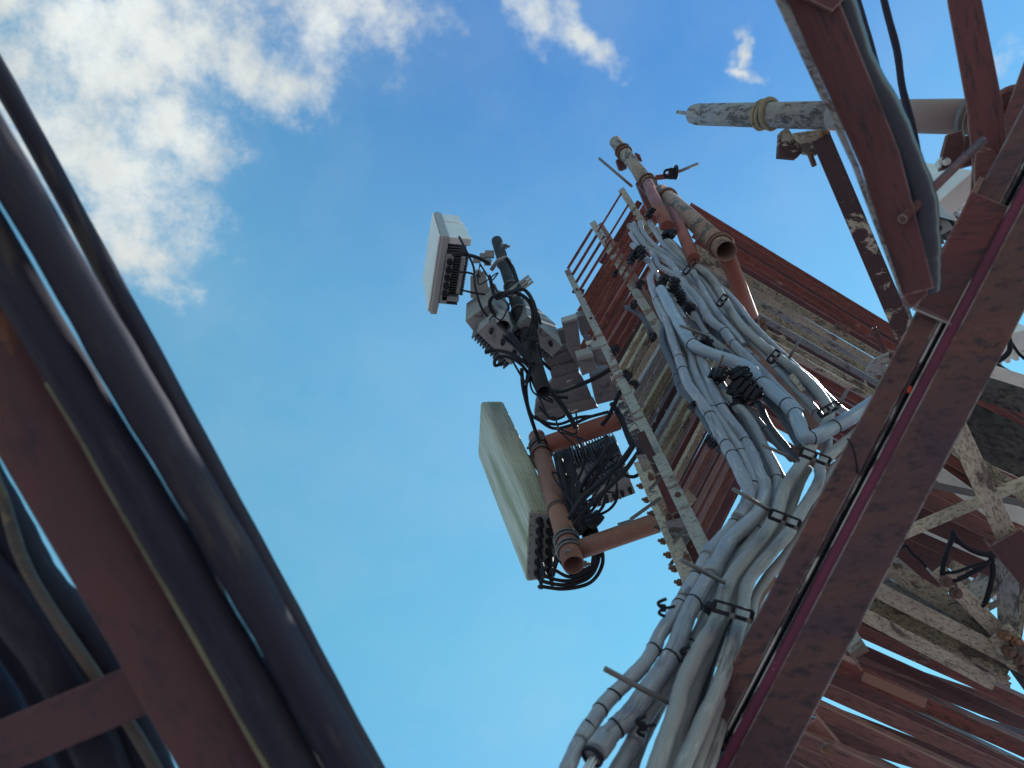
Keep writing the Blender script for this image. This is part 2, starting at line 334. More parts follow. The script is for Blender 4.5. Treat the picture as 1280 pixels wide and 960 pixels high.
for a,b in zip(pl,pr): vs+=[a,b,b+FWD*.006+RIGHT*.004,a+FWD*.006]
mb.add(vs,[(i*4+j,i*4+(j+1)%4,i*4+4+(j+1)%4,i*4+4+j) for i in range(3) for j in range(4)]+[(3,2,1,0),(12,13,14,15)]); tw('brace_flange','bluegrey',mb,.001,'pale weathered side of the diagonal brace')
q=[P(1128,372,1.53),P(1139,386,1.53),P(1160,368,1.53),P(1158,350,1.53)]
mb=MB(); mb.prism(q,[p+FWD*.01 for p in q]); tw('gusset_plate','deep',mb,.001)
q=[P(985,-14,1.50),P(1012,-40,1.50),P(1075,-22,1.50),P(1041,14,1.50)]
mb=MB(); mb.prism(q,[p+FWD*.01 for p in q]); tw('gusset_plate','deep',mb,.001)
# thin rod and flat brace
mb=MB(); mb.tube([P(1128,274,1.50),P(1180,222,1.6),P(1228,176,1.7)],.0095,10); tw('tie_rod','deep',mb,0)
poly_bar([(1188,-120,1.85),(1205,0,1.85),(1230,130,1.85),(1238,200,1.85),(1236,262,1.85)],'deep','diagonal_brace',wpx(34,1.85),w1=wpx(42,1.85))
mb=MB(); bar(mb,P(1218,236,1.842),P(1258,205,1.842),.004,.004); tw('weld_seam','steel',mb,0)
q=[P(1222,180,1.84),P(1244,188,1.84),P(1250,205,1.84),P(1236,262,1.84),P(1222,262,1.84),P(1218,214,1.84)]
mb=MB(); mb.prism(q,[p+FWD*.008 for p in q]); tw('gusset_plate','brown',mb,.001)
# --- beam holding the top pole
p0,p1=P(1026,172,2.62),P(1132,420,2.62)
mb=MB(); bar(mb,p0,p1,wpx(23,2.62),.012); bar(mb,p0,p1,.008,.05,off=wpx(8,2.62),fwd=.013); tw('outrigger_beam','peel',mb,.002)
for k,(x0,x1) in enumerate(((1114,1127),(1120,1134),(1127,1141))):
    mb=MB(); bar(mb,P(x0,375-4*k,2.75),P(x1+4,420,2.75),.018,.012); tw('horizontal_bar','bluegrey',mb,.001)
# --- corner legs of the far face
p2=P(880,760,2.65); 
def plumb(p, h): return p+Z*h
def leg2(py): return P(880-(760-py)*.43, py, vdepth(760,2.65,py))
pa=leg2(1050); pb=leg2(575)
h=side_hint(pa,pb); h = h if h.dot(RIGHT)>0 else -h
mb=MB(); v=(p2-CAM).normalized(); axl=(pb-pa).normalized(); v=(v-axl*v.dot(axl)).normalized()
mb.box(pa-h*.036,pb-pa,h*.065,v*.009); mb.box(pa-h*.036+v*.0095,pb-pa,h*.009,v*.08)
far_leg=tw('leg','cream',mb,.002,'peeling cream far leg studded with rusty bolts')
mb=MB()
for k,py in enumerate(range(600,765,17)):
    p=leg2(py); mb.bolt(p-h*.037+v*.02, -h*.8-v*.6, .014, .018)
    if k%3==0: mb.bolt(p+h*.015, -v, .016, .02)
mb.each('bolt','rustbolt',far_leg)
qa=P(842,640,4.6); qb=P(722,398,8.0); mb=MB(); bar(mb,qa,qb,.07,.01); tw('leg','peel',mb,.002)
# joint plates along that leg
for py,w,m in ((640,70,'cream'),(668,60,'bluegrey'),(585,46,'bluegrey')):
    p=leg2(py); d=depth(p)-.03; x,y=880-(760-py)*.43,py
    q=[P(x-10,y-16,d),P(x+w*.45,y-w*.42,d),P(x+w*.6,y-w*.25,d),P(x+8,y+22,d)]
    mb=MB(); mb.prism(q,[k+v*.008 for k in q]); tw('gusset_plate',m,mb,.001)
for a,b in (((790,648),(826,622)),((812,612),(838,584)),((842,678),(868,648)),((838,706),(862,672)),((776,655),(792,650))):
    mb=MB(); bar(mb,P(*a,2.95),P(*b,3.05),.014,.014); tw('lacing_bar','steel',mb,.001)
# gap plates / short pieces round the lower joint
for a,b,w,m in (((848,640),(872,680),.06,'deep'),((860,676),(888,735),.07,'deep'),((826,592),(846,640),.06,'deep'),((800,540),(824,590),.035,'peel')):
    mb=MB(); bar(mb,P(*a,3.1),P(*b,3.05),w,.02); tw('lacing_bar',m,mb,.001)
# --- face 1: level bars stacked behind the cable ladder
def face1():
    x, y = 724.0, 390.0; k=0
    while y < 722:
        py=y; p0=P(x,py,vdepth(760,2.72,py)*1.42)
        t=(y-372)/350
        ln=lerp(70,150,min(1,t*1.4)); sl=lerp(1.62,1.95,t)+random.uniform(-.05,.05)
        if k<2: ln=80
        CX=[(230,805),(330,845),(400,880),(470,925),(540,958),(620,948),(700,905)]
        ln=8
        while x+ln < interp(CX,py-ln*sl)-6 and ln<190: ln+=4
        p1=lev(x+ln, py-ln*sl, p0)
        if y<470: m=random.choice(['red','red','deep','red'])
        elif y<585: m=random.choice(['lichen','cream','bluegrey','lichen','peel'])
        elif y<640: m=random.choice(['lichen','brown','cream','deep'])
        else: m=random.choice(['deep','brown','brown','deep'])
        d=depth(p0); w=wpx(random.uniform(6.5,9.5)*lerp(1,1.3,t),d)
        Lbar(p0,p1,w,w*1.1,.007,random.choice((1,-1)),m=m)
        if True:      # a second, higher bar of the back face coloured dark as the shade in the gap
            q0=P(x+3,py+3,d*1.12); q1=lev(x+ln, py-ln*sl+5, q0)
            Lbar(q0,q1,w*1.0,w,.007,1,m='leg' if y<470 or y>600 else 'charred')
        step=lerp(9.8,14.5,t); y+=step; x+=step*.435; k+=1
face1()
# upper red bars towards the ladder head
for i,(a,b,w,m) in enumerate((((726,440),(782,332),9,'red'),((752,330),(800,252),8,'deep'),((758,338),(806,262),7,'red'),((770,345),(812,276),8,'deep'))):
    d=7.6; p0=P(*a,d); p1=lev(*b,p0); Lbar(p0,p1,wpx(w,d),wpx(w,d),.008,m=m)
for a,b in (((716,362),(730,366)),((722,440),(756,452)),((728,448),(760,440))):
    mb=MB(); bar(mb,P(*a,5.7),P(*b,5.7),.05,.02); tw('lacing_bar','deep',mb,.001)
# --- face 2: level bars on the right, from the top down
def hb(a, b, w, m, d, flip=1, web=1.0):
    p0=P(*a,d); p1=lev(*b,p0); return Lbar(p0,p1,wpx(w,d),wpx(w,d)*web,.007,flip,m=m)
seq=[('red',0),('red',9),('deep',17),('red',24),('red',33),('deep',42),('lichen',50),('cream',61),('bluegrey',71),('lichen',81),('bluegrey',91),('peel',99),('lichen',106),('cream',116),('red',128),('deep',138),('red',147),('brown',158),('red',168),('deep',180),('red',191),('deep',203),('brown',215)]
for i,(m,o) in enumerate(seq):
    t=o/215; d=lerp(7.4,4.6,t**.8)
    xs=lerp(862,895,t); sl=lerp(.615,.50,t)+random.uniform(-.008,.008)
    y0=283-.615*(905-xs)+o*1.0
    ylast=y0+(1330-xs)*sl
    hb((xs,y0),(1330,ylast),random.uniform(7.5,10.5)*(1.0+.25*t),m,d,random.choice((1,-1)))
# behind-the-face fill bars of the same stack, a bay further back, dark colours standing in for shaded gaps
for i in range(9):
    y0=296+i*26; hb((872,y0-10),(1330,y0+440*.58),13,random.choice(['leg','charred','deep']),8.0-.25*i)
# big blistered member and red bars right of the leg
def seg(a,b,w,m,d0,d1=None,name='horizontal_bar',t=.012,web=.05):
    p0,p1=P(*a,d0),P(*b,d1 or d0); mb=MB(); bar(mb,p0,p1,wpx(w,d0),t); 
    if web: bar(mb,p0,p1,.008,web,off=wpx(w,d0)/2-.005,fwd=t+.0006)
    return tw(name,m,mb,.002,axis=(p1-p0).normalized())
seg((1195,470),(1330,512),40,'charred',2.9); seg((1180,520),(1330,590),60,'charred',2.95)
seg((1175,548),(1330,652),16,'lichen',2.85); seg((1210,455),(1330,492),16,'whiteflake',2.75)
seg((1170,556),(1330,652),26,'red',3.3); seg((1160,580),(1330,672),22,'red',3.35); seg((1165,606),(1330,640),9,'steel',3.1); 
seg((1150,575),(1240,640),17,'whiteflake',3.2); seg((1236,628),(1330,668),20,'whiteflake',3.2)
seg((1150,597),(1330,690),22,'brown',3.5); seg((1140,615),(1330,705),24,'brown',3.6); seg((1130,634),(1330,720),34,'deep',3.7)
seg((1120,652),(1330,752),26,'deep',3.8); seg((1110,690),(1180,722),60,'deep',4.1); seg((1100,640),(1330,742),4,'whiteflake',3.45,web=0)
# X bracing flats
seg((1190,522),(1272,700),24,'cream',2.6,name='diagonal_brace'); seg((1112,674),(1330,582),15,'cream',2.7,name='diagonal_brace')
seg((1256,672),(1330,760),44,'deep',2.55,name='gusset_plate')
# cream stack
seg((1095,700),(1262,802),22,'cream',3.1); seg((1085,716),(1262,812),12,'bluegrey',3.2)
seg((1078,728),(1262,822),20,'cream',3.0); seg((1072,746),(1262,838),20,'lichen',3.05); seg((1064,760),(1244,856),17,'cream',2.95)
seg((1075,738),(1262,832),10,'charred',3.2)
# node where members meet
seg((1172,712),(1270,812),20,'cream',3.0,name='diagonal_brace'); seg((1258,680),(1262,812),24,'bluegrey',3.0,name='diagonal_brace'); seg((1285,690),(1262,815),20,'cream',3.05,name='diagonal_brace'); seg((1250,795),(1330,905),30,'charred',3.0,name='diagonal_brace')
q=[P(1240,800,2.94),P(1262,780,2.94),P(1284,805,2.94),P(1290,850,2.94),P(1262,835,2.94)]; mb=MB(); mb.prism(q,[p+FWD*.02 for p in q]); 
node=tw('gusset_plate','cream',mb,.003)
mb=MB()
for x,y in ((1252,792),(1266,800),(1258,812),(1272,822),(1278,836),(1180,726),(1192,740)): mb.bolt(P(x,y,2.93),-FWD,.022,.025)
mb.each('bolt','rustbolt',node)
# bars seen through the bracing, further up
for a,b,w,m,d in (((1176,690),(1236,760),10,'lichen',4.4),((1190,672),(1250,742),9,'cream',4.4),((1204,668),(1262,735),11,'bluegrey',4.5),((1222,672),(1262,720),9,'brown',4.5),((1160,705),(1260,640),10,'deep',4.7),((1170,700),(1184,770),12,'lichen',4.3),((1200,690),(1196,750),14,'cream',4.3),((1180,768),(1268,695),18,'bluegrey',4.2),((1205,770),(1264,716),12,'cream',4.25),((1120,700),(1190,760),8,'bluegrey',4.0),((1235,760),(1290,730),8,'steel',4.4)):
    seg(a,b,w,m,d,name='lacing_bar')
# red-brown stack, bottom right
low=[((1030,769),(1330,903),15,'red',3.0),((1020,787),(1330,926),13,'deep',3.15),((1015,801),(1330,905),13,'brown',3.3),((1010,816),(1330,960),20,'red',2.95),((1000,838),(1330,940),13,'deep',3.35),
     ((995,846),(1330,996),18,'brown',2.9),((985,869),(1330,1000),13,'deep',3.1),((985,872),(1270,1004),17,'brown',2.8),((975,900),(1260,990),17,'brown',3.0),((965,908),(1230,1026),18,'brown',2.7),((955,930),(1180,1010),16,'brown',2.9),((950,940),(1100,1020),20,'deep',2.65),((1010,905),(1080,990),26,'brown',2.75)]
for a,b,w,m,d in low: hb(a,b,w*1.12,m,d,random.choice((1,-1)),.6)
for k in range(9):  # dark fill bars, shade between the bars above put into their colour
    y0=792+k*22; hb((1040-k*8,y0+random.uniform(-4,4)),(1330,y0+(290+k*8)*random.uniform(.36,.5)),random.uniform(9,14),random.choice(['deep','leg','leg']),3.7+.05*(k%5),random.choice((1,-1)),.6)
for k in range(8):
    y0=712+k*9; hb((1105-k*5,y0),(1262,y0+random.uniform(84,104)),random.uniform(6,10),random.choice(['cream','lichen','bluegrey']),3.45+.04*k,random.choice((1,-1)),.6)
for k in range(9):
    y0=560+k*15; hb((1180-k*8,y0),(1330,y0+random.uniform(66,86)),random.uniform(7,11),random.choice(['red','red','deep','brown']),4.3+.05*k,random.choice((1,-1)),.7)
for a,b,w,m in (((1010,800),(1330,912),12,'brown'),((1000,832),(1330,985),12,'deep'),((990,880),(1330,1015),12,'brown'),((970,925),(1250,1040),14,'brown')): hb(a,b,w,m,3.45)
mb=MB()
for x,y in ((1016,872),(1002,905),(1030,934),(996,868)): mb.bolt(P(x,y,2.6),-FWD,.016,.02)
mb.each('bolt','rustbolt',tower)
seg((1080,846),(1158,880),12,'tube',2.75,name='splice_plate',web=0)
# small fittings on the cream bars in the middle
for a,b,w,m in (((1092,410),(1106,440),7,'deep'),((1088,418),(1098,414),4,'deep')): seg(a,b,w,m,3.4,name='lacing_bar',web=.02)
q=[P(1084,462,3.3),P(1092,450,3.3),P(1112,440,3.3),P(1110,452,3.3),P(1102,468,3.3),P(1088,470,3.3)]; mb=MB(); mb.prism(q,[p+FWD*.02 for p in q]); tw('gusset_plate','bluegrey',mb,.002)
mb=MB()
for x,y in ((1046,409),(1056,413),(951,402),(953,410)): mb.bolt(P(x,y,4.0),-FWD,.02,.03)
mb.each('bolt','rustbolt',tower)
# --- near leg on the left with its brace
poly_bar([(-320,-100,1.02),(63,572,1.02),(183,777,1.02),(276,943,1.02),(420,1200,1.02)],'nearleg','leg',wpx(94,1.02),t=.010,bevel=.003)
poly_bar([(-270,-100,1.03),(113,572,1.03),(233,777,1.03),(324,943,1.03),(468,1200,1.03)],'nearleg','leg_web',.008,t=.09,fwd=.004,bevel=.002)
seg((-120,985),(196,852),64,'nearleg',1.04,name='horizontal_bar',t=.010,web=.06)
# ================================================================ cable ladder
def railA(py): return P(882-(690-py)*.4914, py, vdepth(690,2.42,py))
def railB(py): return P(740+(py-276)*.628, py, vdepth(690,2.42,340)*.995 if py<300 else vdepth(640,2.75,py))
lad=thing('cable_ladder', railA(690), 'pale railed cable ladder with thin red rungs running up under the grey cables', 'cable ladder')
def rail(a,b,w,m,t=.045):
    mb=MB(); h=side_hint(a,b); h=h if h.dot(RIGHT)>0 else -h; axx=(b-a).normalized(); v=((a+b)/2-CAM).normalized(); v=(v-axx*v.dot(axx)).normalized()
    mb.box(a-h*w/2,b-a,h*w,v*.006); mb.box(a-h*w/2+v*.0065,b-a,h*.006,v*t); return mb.build('rail',m,lad,.0015)
rail(railA(720),railA(337),.046,'galv')
dtop=depth(railA(337)); tB=lev(740,277,railA(337)); bB=P(835,430,4.0); e=(bB-tB); rail(bB+e*.9,tB,.05,'galv',.06)
rail(P(845,428,4.1)+(P(845,428,4.1)-lev(750,279,tB))*.2,lev(750,279,tB),.035,'tube',.03)
tC=lev(776,236,railA(337)); bC=P(812,292,5.6); rail(bC,tC,.05,'galv',.05)
for k in range(9):
    t=k/14; py=lerp(337,470,t); a=railA(py)+UP*0; 
    L0=lev(709+(py-337)*.491, py, a); ln=lerp(31,75,t); L1=lev(709+(py-337)*.491+ln, py-ln*1.62, L0)
    mb=MB(); bar(mb,L0,L1,wpx(3.6,depth(L0)),.014,fwd=.05); mb.build('rung','red',lad,.001)
for k in range(4):
    a=P(747+9*k,290+14*k,5.75-.22*k); b=lev(750+9*k+27,290+14*k-49,a)
    mb=MB(); bar(mb,a,b,wpx(2.6,5.6),.012); mb.build('rung','red',lad,.001)
mb=MB()
for py in (362,398,618): mb.bolt(railA(py)-FWD*.001,-FWD,.011,.012)
mb.each('bolt','rustbolt',lad)
# ================================================================ grey cables
DO=[(270,5.7),(340,4.75),(400,4.05),(500,3.25),(600,2.68),(700,2.25),(800,1.93),(960,1.60),(1100,1.42)]
DT=[(270,4.75),(340,4.0),(400,3.45),(500,2.8),(600,2.36),(700,2.05),(800,1.82),(960,1.56),(1100,1.42)]
def nearer(py,d): return d*interp(DT,py)/interp(DO,py)
def cable(name, px, r, m, label, group, off=0, ties=(), dfun=None, seg_=14, cat='cable', wob=.0008, rings=()):
    pts=[]
    for q in px:
        d=q[2] if len(q)>2 else interp(DT,q[1])+off
        pts.append(P(q[0],q[1],d))
    sp=spline(pts,7)
    r*=.82 if name=='feeder_cable' and seg_==14 else 1
    rs=[r*(1+.035*math.sin(i*.55+len(px))+.02*math.sin(i*1.7)) for i in range(len(sp))]
    o=MB().tube(sp,rs,seg_).build(name,m); tag(o,label,cat,group)
    for (x,y) in ties:                       # black cable ties and tape seams round the jacket
        i=min(range(1,len(sp)-1), key=lambda j:(sp[j]-CAM).normalized().cross(ray(x,y).normalized()).length)
        t=(sp[i+1]-sp[i-1]).normalized(); 
        t=(t+Vector((random.uniform(-.25,.25),random.uniform(-.25,.25),random.uniform(-.25,.25)))).normalized()
        MB().tube([sp[i]-t*.0022,sp[i]+t*.0022],rs[i]*1.07,16).build('cable_tie','black',o)
    for (x,y) in rings:
        i=min(range(1,len(sp)-1), key=lambda j:(sp[j]-CAM).normalized().cross(ray(x,y).normalized()).length)
        t=(sp[i+1]-sp[i-1]).normalized(); t2=(t+Vector((.1,.2,.1))).normalized()
        MB().tube([sp[i]-t2*.03,sp[i]-t2*.02,sp[i]+t2*.02,sp[i]+t2*.03],[rs[i]*1.03,rs[i]*1.12,rs[i]*1.12,rs[i]*1.03],16).build('tape_wrap',m,o)
    return o
G='grey feeder cables strapped along the cable ladder'
cable('feeder_cable',[(690,1010),(704,975),(712,955),(722,933),(738,908),(756,880),(783,853),(803,833),(817,812),(824,795),(836,777),(847,759),(858,741),(869,723),(881,700),(890,685),(918,654),(933,633),(942,613),(940,600),(933,580),(925,564),(910,540),(892,515),(879,489),(867,462),(863,440),(847,416),(830,390),(820,372),(814,356),(813,346),(819,338)],.021,'cable','grey feeder cable forming the left edge of the bundle against the lower sky',G,0,
  [(738,908),(752,889),(770,868),(818,812),(847,757),(871,718),(918,653),(942,605),(925,566),(890,512),(847,416),(821,374)],rings=[(735,915),(858,741),(886,690)])
o=cable('cut_cable',[(741,946),(752,930),(768,912),(783,898),(803,872),(823,844),(838,822),(848,800),(856,777),(867,754),(880,732),(892,710),(900,696),(912,676),(929,660),(947,641),(955,622),(955,606),(949,594),(941,572),(930,551),(915,530),(901,510),(890,487),(880,460),(871,440),(856,415),(843,395),(834,378)],.022,'cable','grey cable whose sheath is cut open at its lower end, showing pale wires',G,-.01,
  [(770,910),(838,822),(867,753),(932,552),(901,510)],rings=[(752,930),(890,712)])
# the stripped end: dark bore rim and pale strands
e0=P(741,946,interp(DT,946)-.01); ed=(P(741,946,1.6)-P(752,930,1.63)).normalized()
MB().tube([e0-ed*.004,e0+ed*.006],.0235,16,hollow=.18).build('sheath_rim','black',o)
mb=MB()
for k in range(9):
    a=e0-ed*.01+Vector((random.uniform(-.010,.010),random.uniform(-.010,.010),random.uniform(-.010,.010))); mb.tube([a,a+ed*.04+Vector((0,0,-.006)),a+ed*random.uniform(.09,.16)-Z*.02],.0028,6)
mb.each('wire_strand','wire',o)
cable('feeder_cable',[(745,1015),(770,965),(790,930),(806,899),(822,874),(840,846),(858,820),(870,800),(880,780),(893,752),(912,715),(935,682),(950,655),(963,632),(972,608),(968,588),(957,563),(945,538),(934,520),(920,507),(905,492),(893,478),(880,455),(868,430)],.021,'cable','grey cable just right of the open ended one, taped in black near the bottom',G,.03,[(800,910),(866,806),(921,508),(972,600),(945,664)],rings=[(796,918)])
cable('feeder_cable',[(795,1015),(819,962),(834,919),(845,888),(853,857),(869,821),(880,802),(889,788),(899,768),(905,744),(911,728),(923,710),(938,692),(950,676),(963,657),(972,640),(977,622),(983,607),(996,588),(1007,573),(1016,555),(1030,535),(1037,518),(1033,505),(1025,493),(1014,480),(996,464),(975,448),(950,429),(931,412),(918,395),(905,374),(892,352),(878,338),(862,327),(845,313),(832,298),(826,287),(831,281),(840,281)],.0225,'cable2','thickest dusty grey cable, through both black frame clamps, hooking over at its top',G,-.05,[(1037,512)])
cable('feeder_cable',[(812,1015),(836,960),(850,918),(862,880),(876,842),(888,812),(900,784),(912,758),(926,734),(945,708),(962,684),(978,660),(990,632),(1000,604),(1010,586)],.0175,'cable2','grey cable half hidden behind the thickest cable below the lower frame clamp',G,.03)
cable('feeder_cable',[(828,1015),(850,962),(866,929),(880,897),(895,866),(906,838),(914,815),(922,788),(928,765),(931,741),(938,722),(953,704),(969,685),(985,667),(995,650),(1006,632),(1018,614),(1025,596),(1025,582),(1035,572),(1052,556),(1078,536)],.0205,'cable2','dusty grey cable in the right hand holes of both frame clamps',G,-.04,[])
cable('feeder_cable',[(850,1015),(868,962),(880,930),(893,893),(905,862),(917,832),(926,805),(935,778),(943,750),(960,722),(984,692),(1003,665),(1015,640),(1028,615),(1038,590),(1056,572),(1080,552)],.0175,'cable2','grey cable lying closest to the maroon tower leg',G,.02)
cable('feeder_cable',[(865,1015),(884,960),(893,930),(903,898),(912,868),(922,838),(930,812),(938,788)],.019,'cable2','short visible grey cable wedged at the foot of the maroon tower leg',G,.06)
cable('feeder_cable',[(786,283),(789,283),(797,296),(806,308),(816,314),(832,323),(848,332),(862,340),(878,352),(893,372),(906,392),(920,404),(937,427),(956,447),(972,465),(992,486),(1010,504),(1023,519),(1032,535),(1034,555),(1030,575)],.021,'cable','grey cable looping out furthest left at the top of the bundle',G,.03,[(970,462),(1022,517)])
cable('feeder_cable',[(800,278),(803,289),(811,300),(822,310),(837,320),(852,329),(866,336),(880,344),(896,356),(910,368),(923,382),(936,400),(956,422),(980,445),(996,460),(1014,475),(1030,492),(1048,510),(1070,525)],.018,'cable','slim grey cable tracing the right edge of the bundle beside the cream bars',G,.04,[(980,445)])
cable('feeder_cable',[(812,277),(818,287),(824,297),(833,309),(846,321),(862,332),(872,350),(882,368),(893,386),(905,402),(918,416),(930,432)],.019,'cable','grey cable with its bend tucked between two others at the top of the bundle',G,.0,[(866,338)])
cable('feeder_cable',[(826,321),(836,328),(843,336),(849,346),(856,357),(867,368),(877,382),(883,394),(892,404),(905,414),(917,430),(935,448),(948,461),(965,479),(985,500),(1002,518)],.0235,'cable','thick grey cable crossing the middle of the bundle with a black collar halfway',G,-.04,[(882,394),(905,414),(917,430)],rings=[(855,354),(884,396)])
cable('feeder_cable',[(790,306),(800,317),(810,326),(816,334),(821,344),(828,354),(836,366),(846,384),(856,400)],.018,'cable','short grey cable dropping past the red rungs into the black hangers',G,.02)
cable('feeder_cable',[(814,315),(820,325),(824,333),(832,338),(845,345),(852,354),(862,372),(872,386)],.016,'cable','slim grey cable with an S bend above the cluster of black hangers',G,-.02)
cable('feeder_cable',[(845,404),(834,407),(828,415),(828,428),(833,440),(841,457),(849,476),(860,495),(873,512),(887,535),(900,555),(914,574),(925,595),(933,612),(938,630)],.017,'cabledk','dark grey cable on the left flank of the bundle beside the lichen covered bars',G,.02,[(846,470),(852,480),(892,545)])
cable('feeder_cable',[(833,400),(837,412),(843,432),(850,452),(859,479),(868,492),(880,508),(890,524),(899,542),(908,558),(918,575),(928,596),(936,613),(934,628),(922,648)],.0245,'cable','pale grey cable, left of the middle trio, ringed by thin black ties',G,-.02,[(849,448),(856,462),(888,520),(908,556),(917,570)])
for k,(pxs,r,lab) in enumerate(((
  [(846,368),(856,394),(872,410),(888,432),(900,452)],.015,'dark cable in shadow directly above the long black rod'),
  ([(855,372),(867,387),(881,404),(895,425),(908,448),(925,472),(940,492)],.016,'dark cable passing under the thick crossing cable'),
  ([(892,417),(904,434),(918,460),(934,486),(949,507),(960,530),(980,556),(996,576),(1005,590)],.016,'dark grey cable running to the upper frame clamp through the rusty gap'),
  ([(940,470),(952,492),(964,506),(977,521),(992,542),(1003,562),(1008,578)],.016,'dark cable just below the pale blue elbow'),
  ([(872,452),(886,478),(905,505),(924,530),(942,556),(955,582),(962,606),(955,640)],.016,'dark cable sunk behind the pale middle trio'),
  ([(897,470),(915,500),(930,522),(950,548),(966,574),(980,600)],.014,'thin dark cable below the big black hanger cluster'))):
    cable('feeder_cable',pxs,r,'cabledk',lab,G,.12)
for lab,pxs,r in (('smooth grey cable behind the ringed pale one in the middle of the bundle',[(838,395),(848,418),(860,446),(872,474),(886,502),(902,528),(918,552),(934,580),(946,606),(946,628),(930,656),(908,684),(892,712),(876,742)],.019),
                  ('grey cable sheltered between the open ended cable and the thickest one',[(955,640),(938,668),(920,696),(904,724),(890,752),(876,786),(862,812),(846,842),(826,878),(808,912),(792,950),(775,1000)],.020),
                  ('grey cable filling the shadow right of the thickest one',[(1000,600),(990,620),(975,650),(956,680),(936,708),(920,736),(910,770),(896,806),(884,842),(872,880),(862,920),(850,965),(836,1015)],.018)):
    cable('feeder_cable',pxs,r,'cabledk' if 'behind' in lab or 'shadow' in lab else 'cable',lab,G,.07)  # grey cables behind others take the dark jacket as painted-in shade
for lab,pxs,r,dk in (('slim grey cable running straight beside the brown flat strip',[(858,340),(872,362),(888,386),(902,408),(918,432),(936,458),(954,482),(974,506),(994,530),(1004,548)],.015,0),
  ('grey cable bowed right just under the red support tubes',[(838,300),(850,312),(866,330),(884,352),(896,374),(903,396),(912,420),(926,446)],.016,0),
  ('grey cable between the pale conduit and the slim one by the brown strip',[(846,352),(858,374),(872,398),(886,420),(906,436),(930,452),(950,470)],.017,0),
  ('grey cable running beside the thickest one below the lower frame clamp',[(806,1015),(828,962),(842,922),(853,890),(862,860),(874,832),(886,806),(897,782)],.017,0),
  ('slim grey cable between the two holes of the lower frame clamp',[(838,1015),(858,964),(872,925),(884,890),(898,858),(908,824),(915,796),(921,770),(928,745),(944,716),(962,690),(976,668)],.0135,0),
  ('slim grey cable against the leg between the two frame clamps',[(946,770),(950,748),(966,716),(986,688),(1002,660),(1014,634),(1024,608),(1032,584)],.014,0),
  ('slim grey cable on the left flank between conduit and open ended cable',[(906,676),(926,652),(938,630),(936,606),(926,586),(914,566),(902,546),(888,522),(874,500)],.0145,0),
  ('slim dark cable deep between the upper clamps',[(1000,560),(988,540),(974,518),(958,498),(942,478),(924,456)],.014,1),
  ('slim grey cable left of the tape wrapped lowest cables',[(784,905),(800,880),(820,850),(833,825),(842,800),(852,775),(863,752)],.014,0),
  ('slim grey cable left of the ringed pale one, over the lichen bars',[(818,374),(826,394),(838,416),(848,440),(856,462),(866,486),(878,508),(892,532)],.015,0),
  ('slim dark cable emerging from the dark hollow towards the upper frame clamp',[(926,500),(940,516),(956,536),(972,556),(990,574)],.014,1),
  ('short dark cable parallel to the thin rod by the upper frame clamp',[(905,486),(922,512),(938,540),(950,566),(960,596),(966,622)],.015,1)):
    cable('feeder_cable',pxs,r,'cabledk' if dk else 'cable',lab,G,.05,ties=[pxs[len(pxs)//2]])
def twin(px, dx, dy, dd, r, m, lab):
    pts=[]
    for k,(x,y) in enumerate(px):
        f=math.sin(k*1.1+dx)*.35+1; pts.append((x+dx*f,y+dy*f))
    cable('feeder_cable',pts,r,m,lab,G,dd,ties=[pts[len(pts)//3],pts[2*len(pts)//3]])
A_=[(866,460),(879,488),(892,514),(910,540),(925,564),(934,582),(940,600)]
B_=[(893,372),(906,392),(920,404),(937,427),(956,447),(972,465),(992,486),(1010,504)]
D_=[(836,328),(849,346),(856,357),(867,368),(877,382),(883,394),(892,404),(905,414),(917,430),(935,448)]
E_=[(789,286),(797,298),(806,309),(816,316),(832,325),(848,334),(862,342),(876,354)]
K_=[(833,402),(843,432),(850,452),(859,479),(868,492),(880,508),(890,524),(899,542),(908,558)]
for a_ in ((A_,6,-3,.05,.012,'cabledk','thin dark cable in the groove right of the pale middle trio'),(A_,-7,4,.04,.012,'cable','thin grey cable in the groove inside the pale middle trio'),
  (B_,-7,5,.04,.013,'cable','thin grey cable left of the pair that meets the small rod clamp'),(B_,7,-5,.05,.012,'cabledk','thin dark cable in the groove of the pair at the small rod clamp'),
  (D_,8,-6,.03,.013,'cable','thin grey cable above the thick crossing cable with the collar'),(D_,-8,6,.05,.013,'cabledk','thin dark cable beneath the thick crossing cable with the collar'),
  (E_,3,-7,.05,.013,'cable','thin grey cable above the furthest left loop at the bundle top'),(E_,-2,8,.03,.014,'cable','thin grey cable below the furthest left loop at the bundle top'),
  (K_,-8,4,.03,.012,'cabledk','thin dark cable along the left side of the ringed pale cable'),(K_,8,-3,.06,.013,'cable','thin grey cable along the right side of the ringed pale cable')): twin(*a_)
# conduit with the swept elbow
cable('conduit',[(826,362),(832,374),(840,389),(850,407),(860,424),(872,435),(900,446),(920,453),(935,460),(947,474),(966,490),(983,505),(993,516),(999,530),(1003,542),(1010,548),(1022,545),(1040,535),(1060,524),(1092,503),(1120,486)],.0245,'conduit','pale blue grey conduit bending at an elbow and disappearing behind the maroon leg',None,-.10,[(865,430),(950,479),(982,504),(994,518),(1013,548),(1043,533)],cat='conduit',rings=[(945,470)])
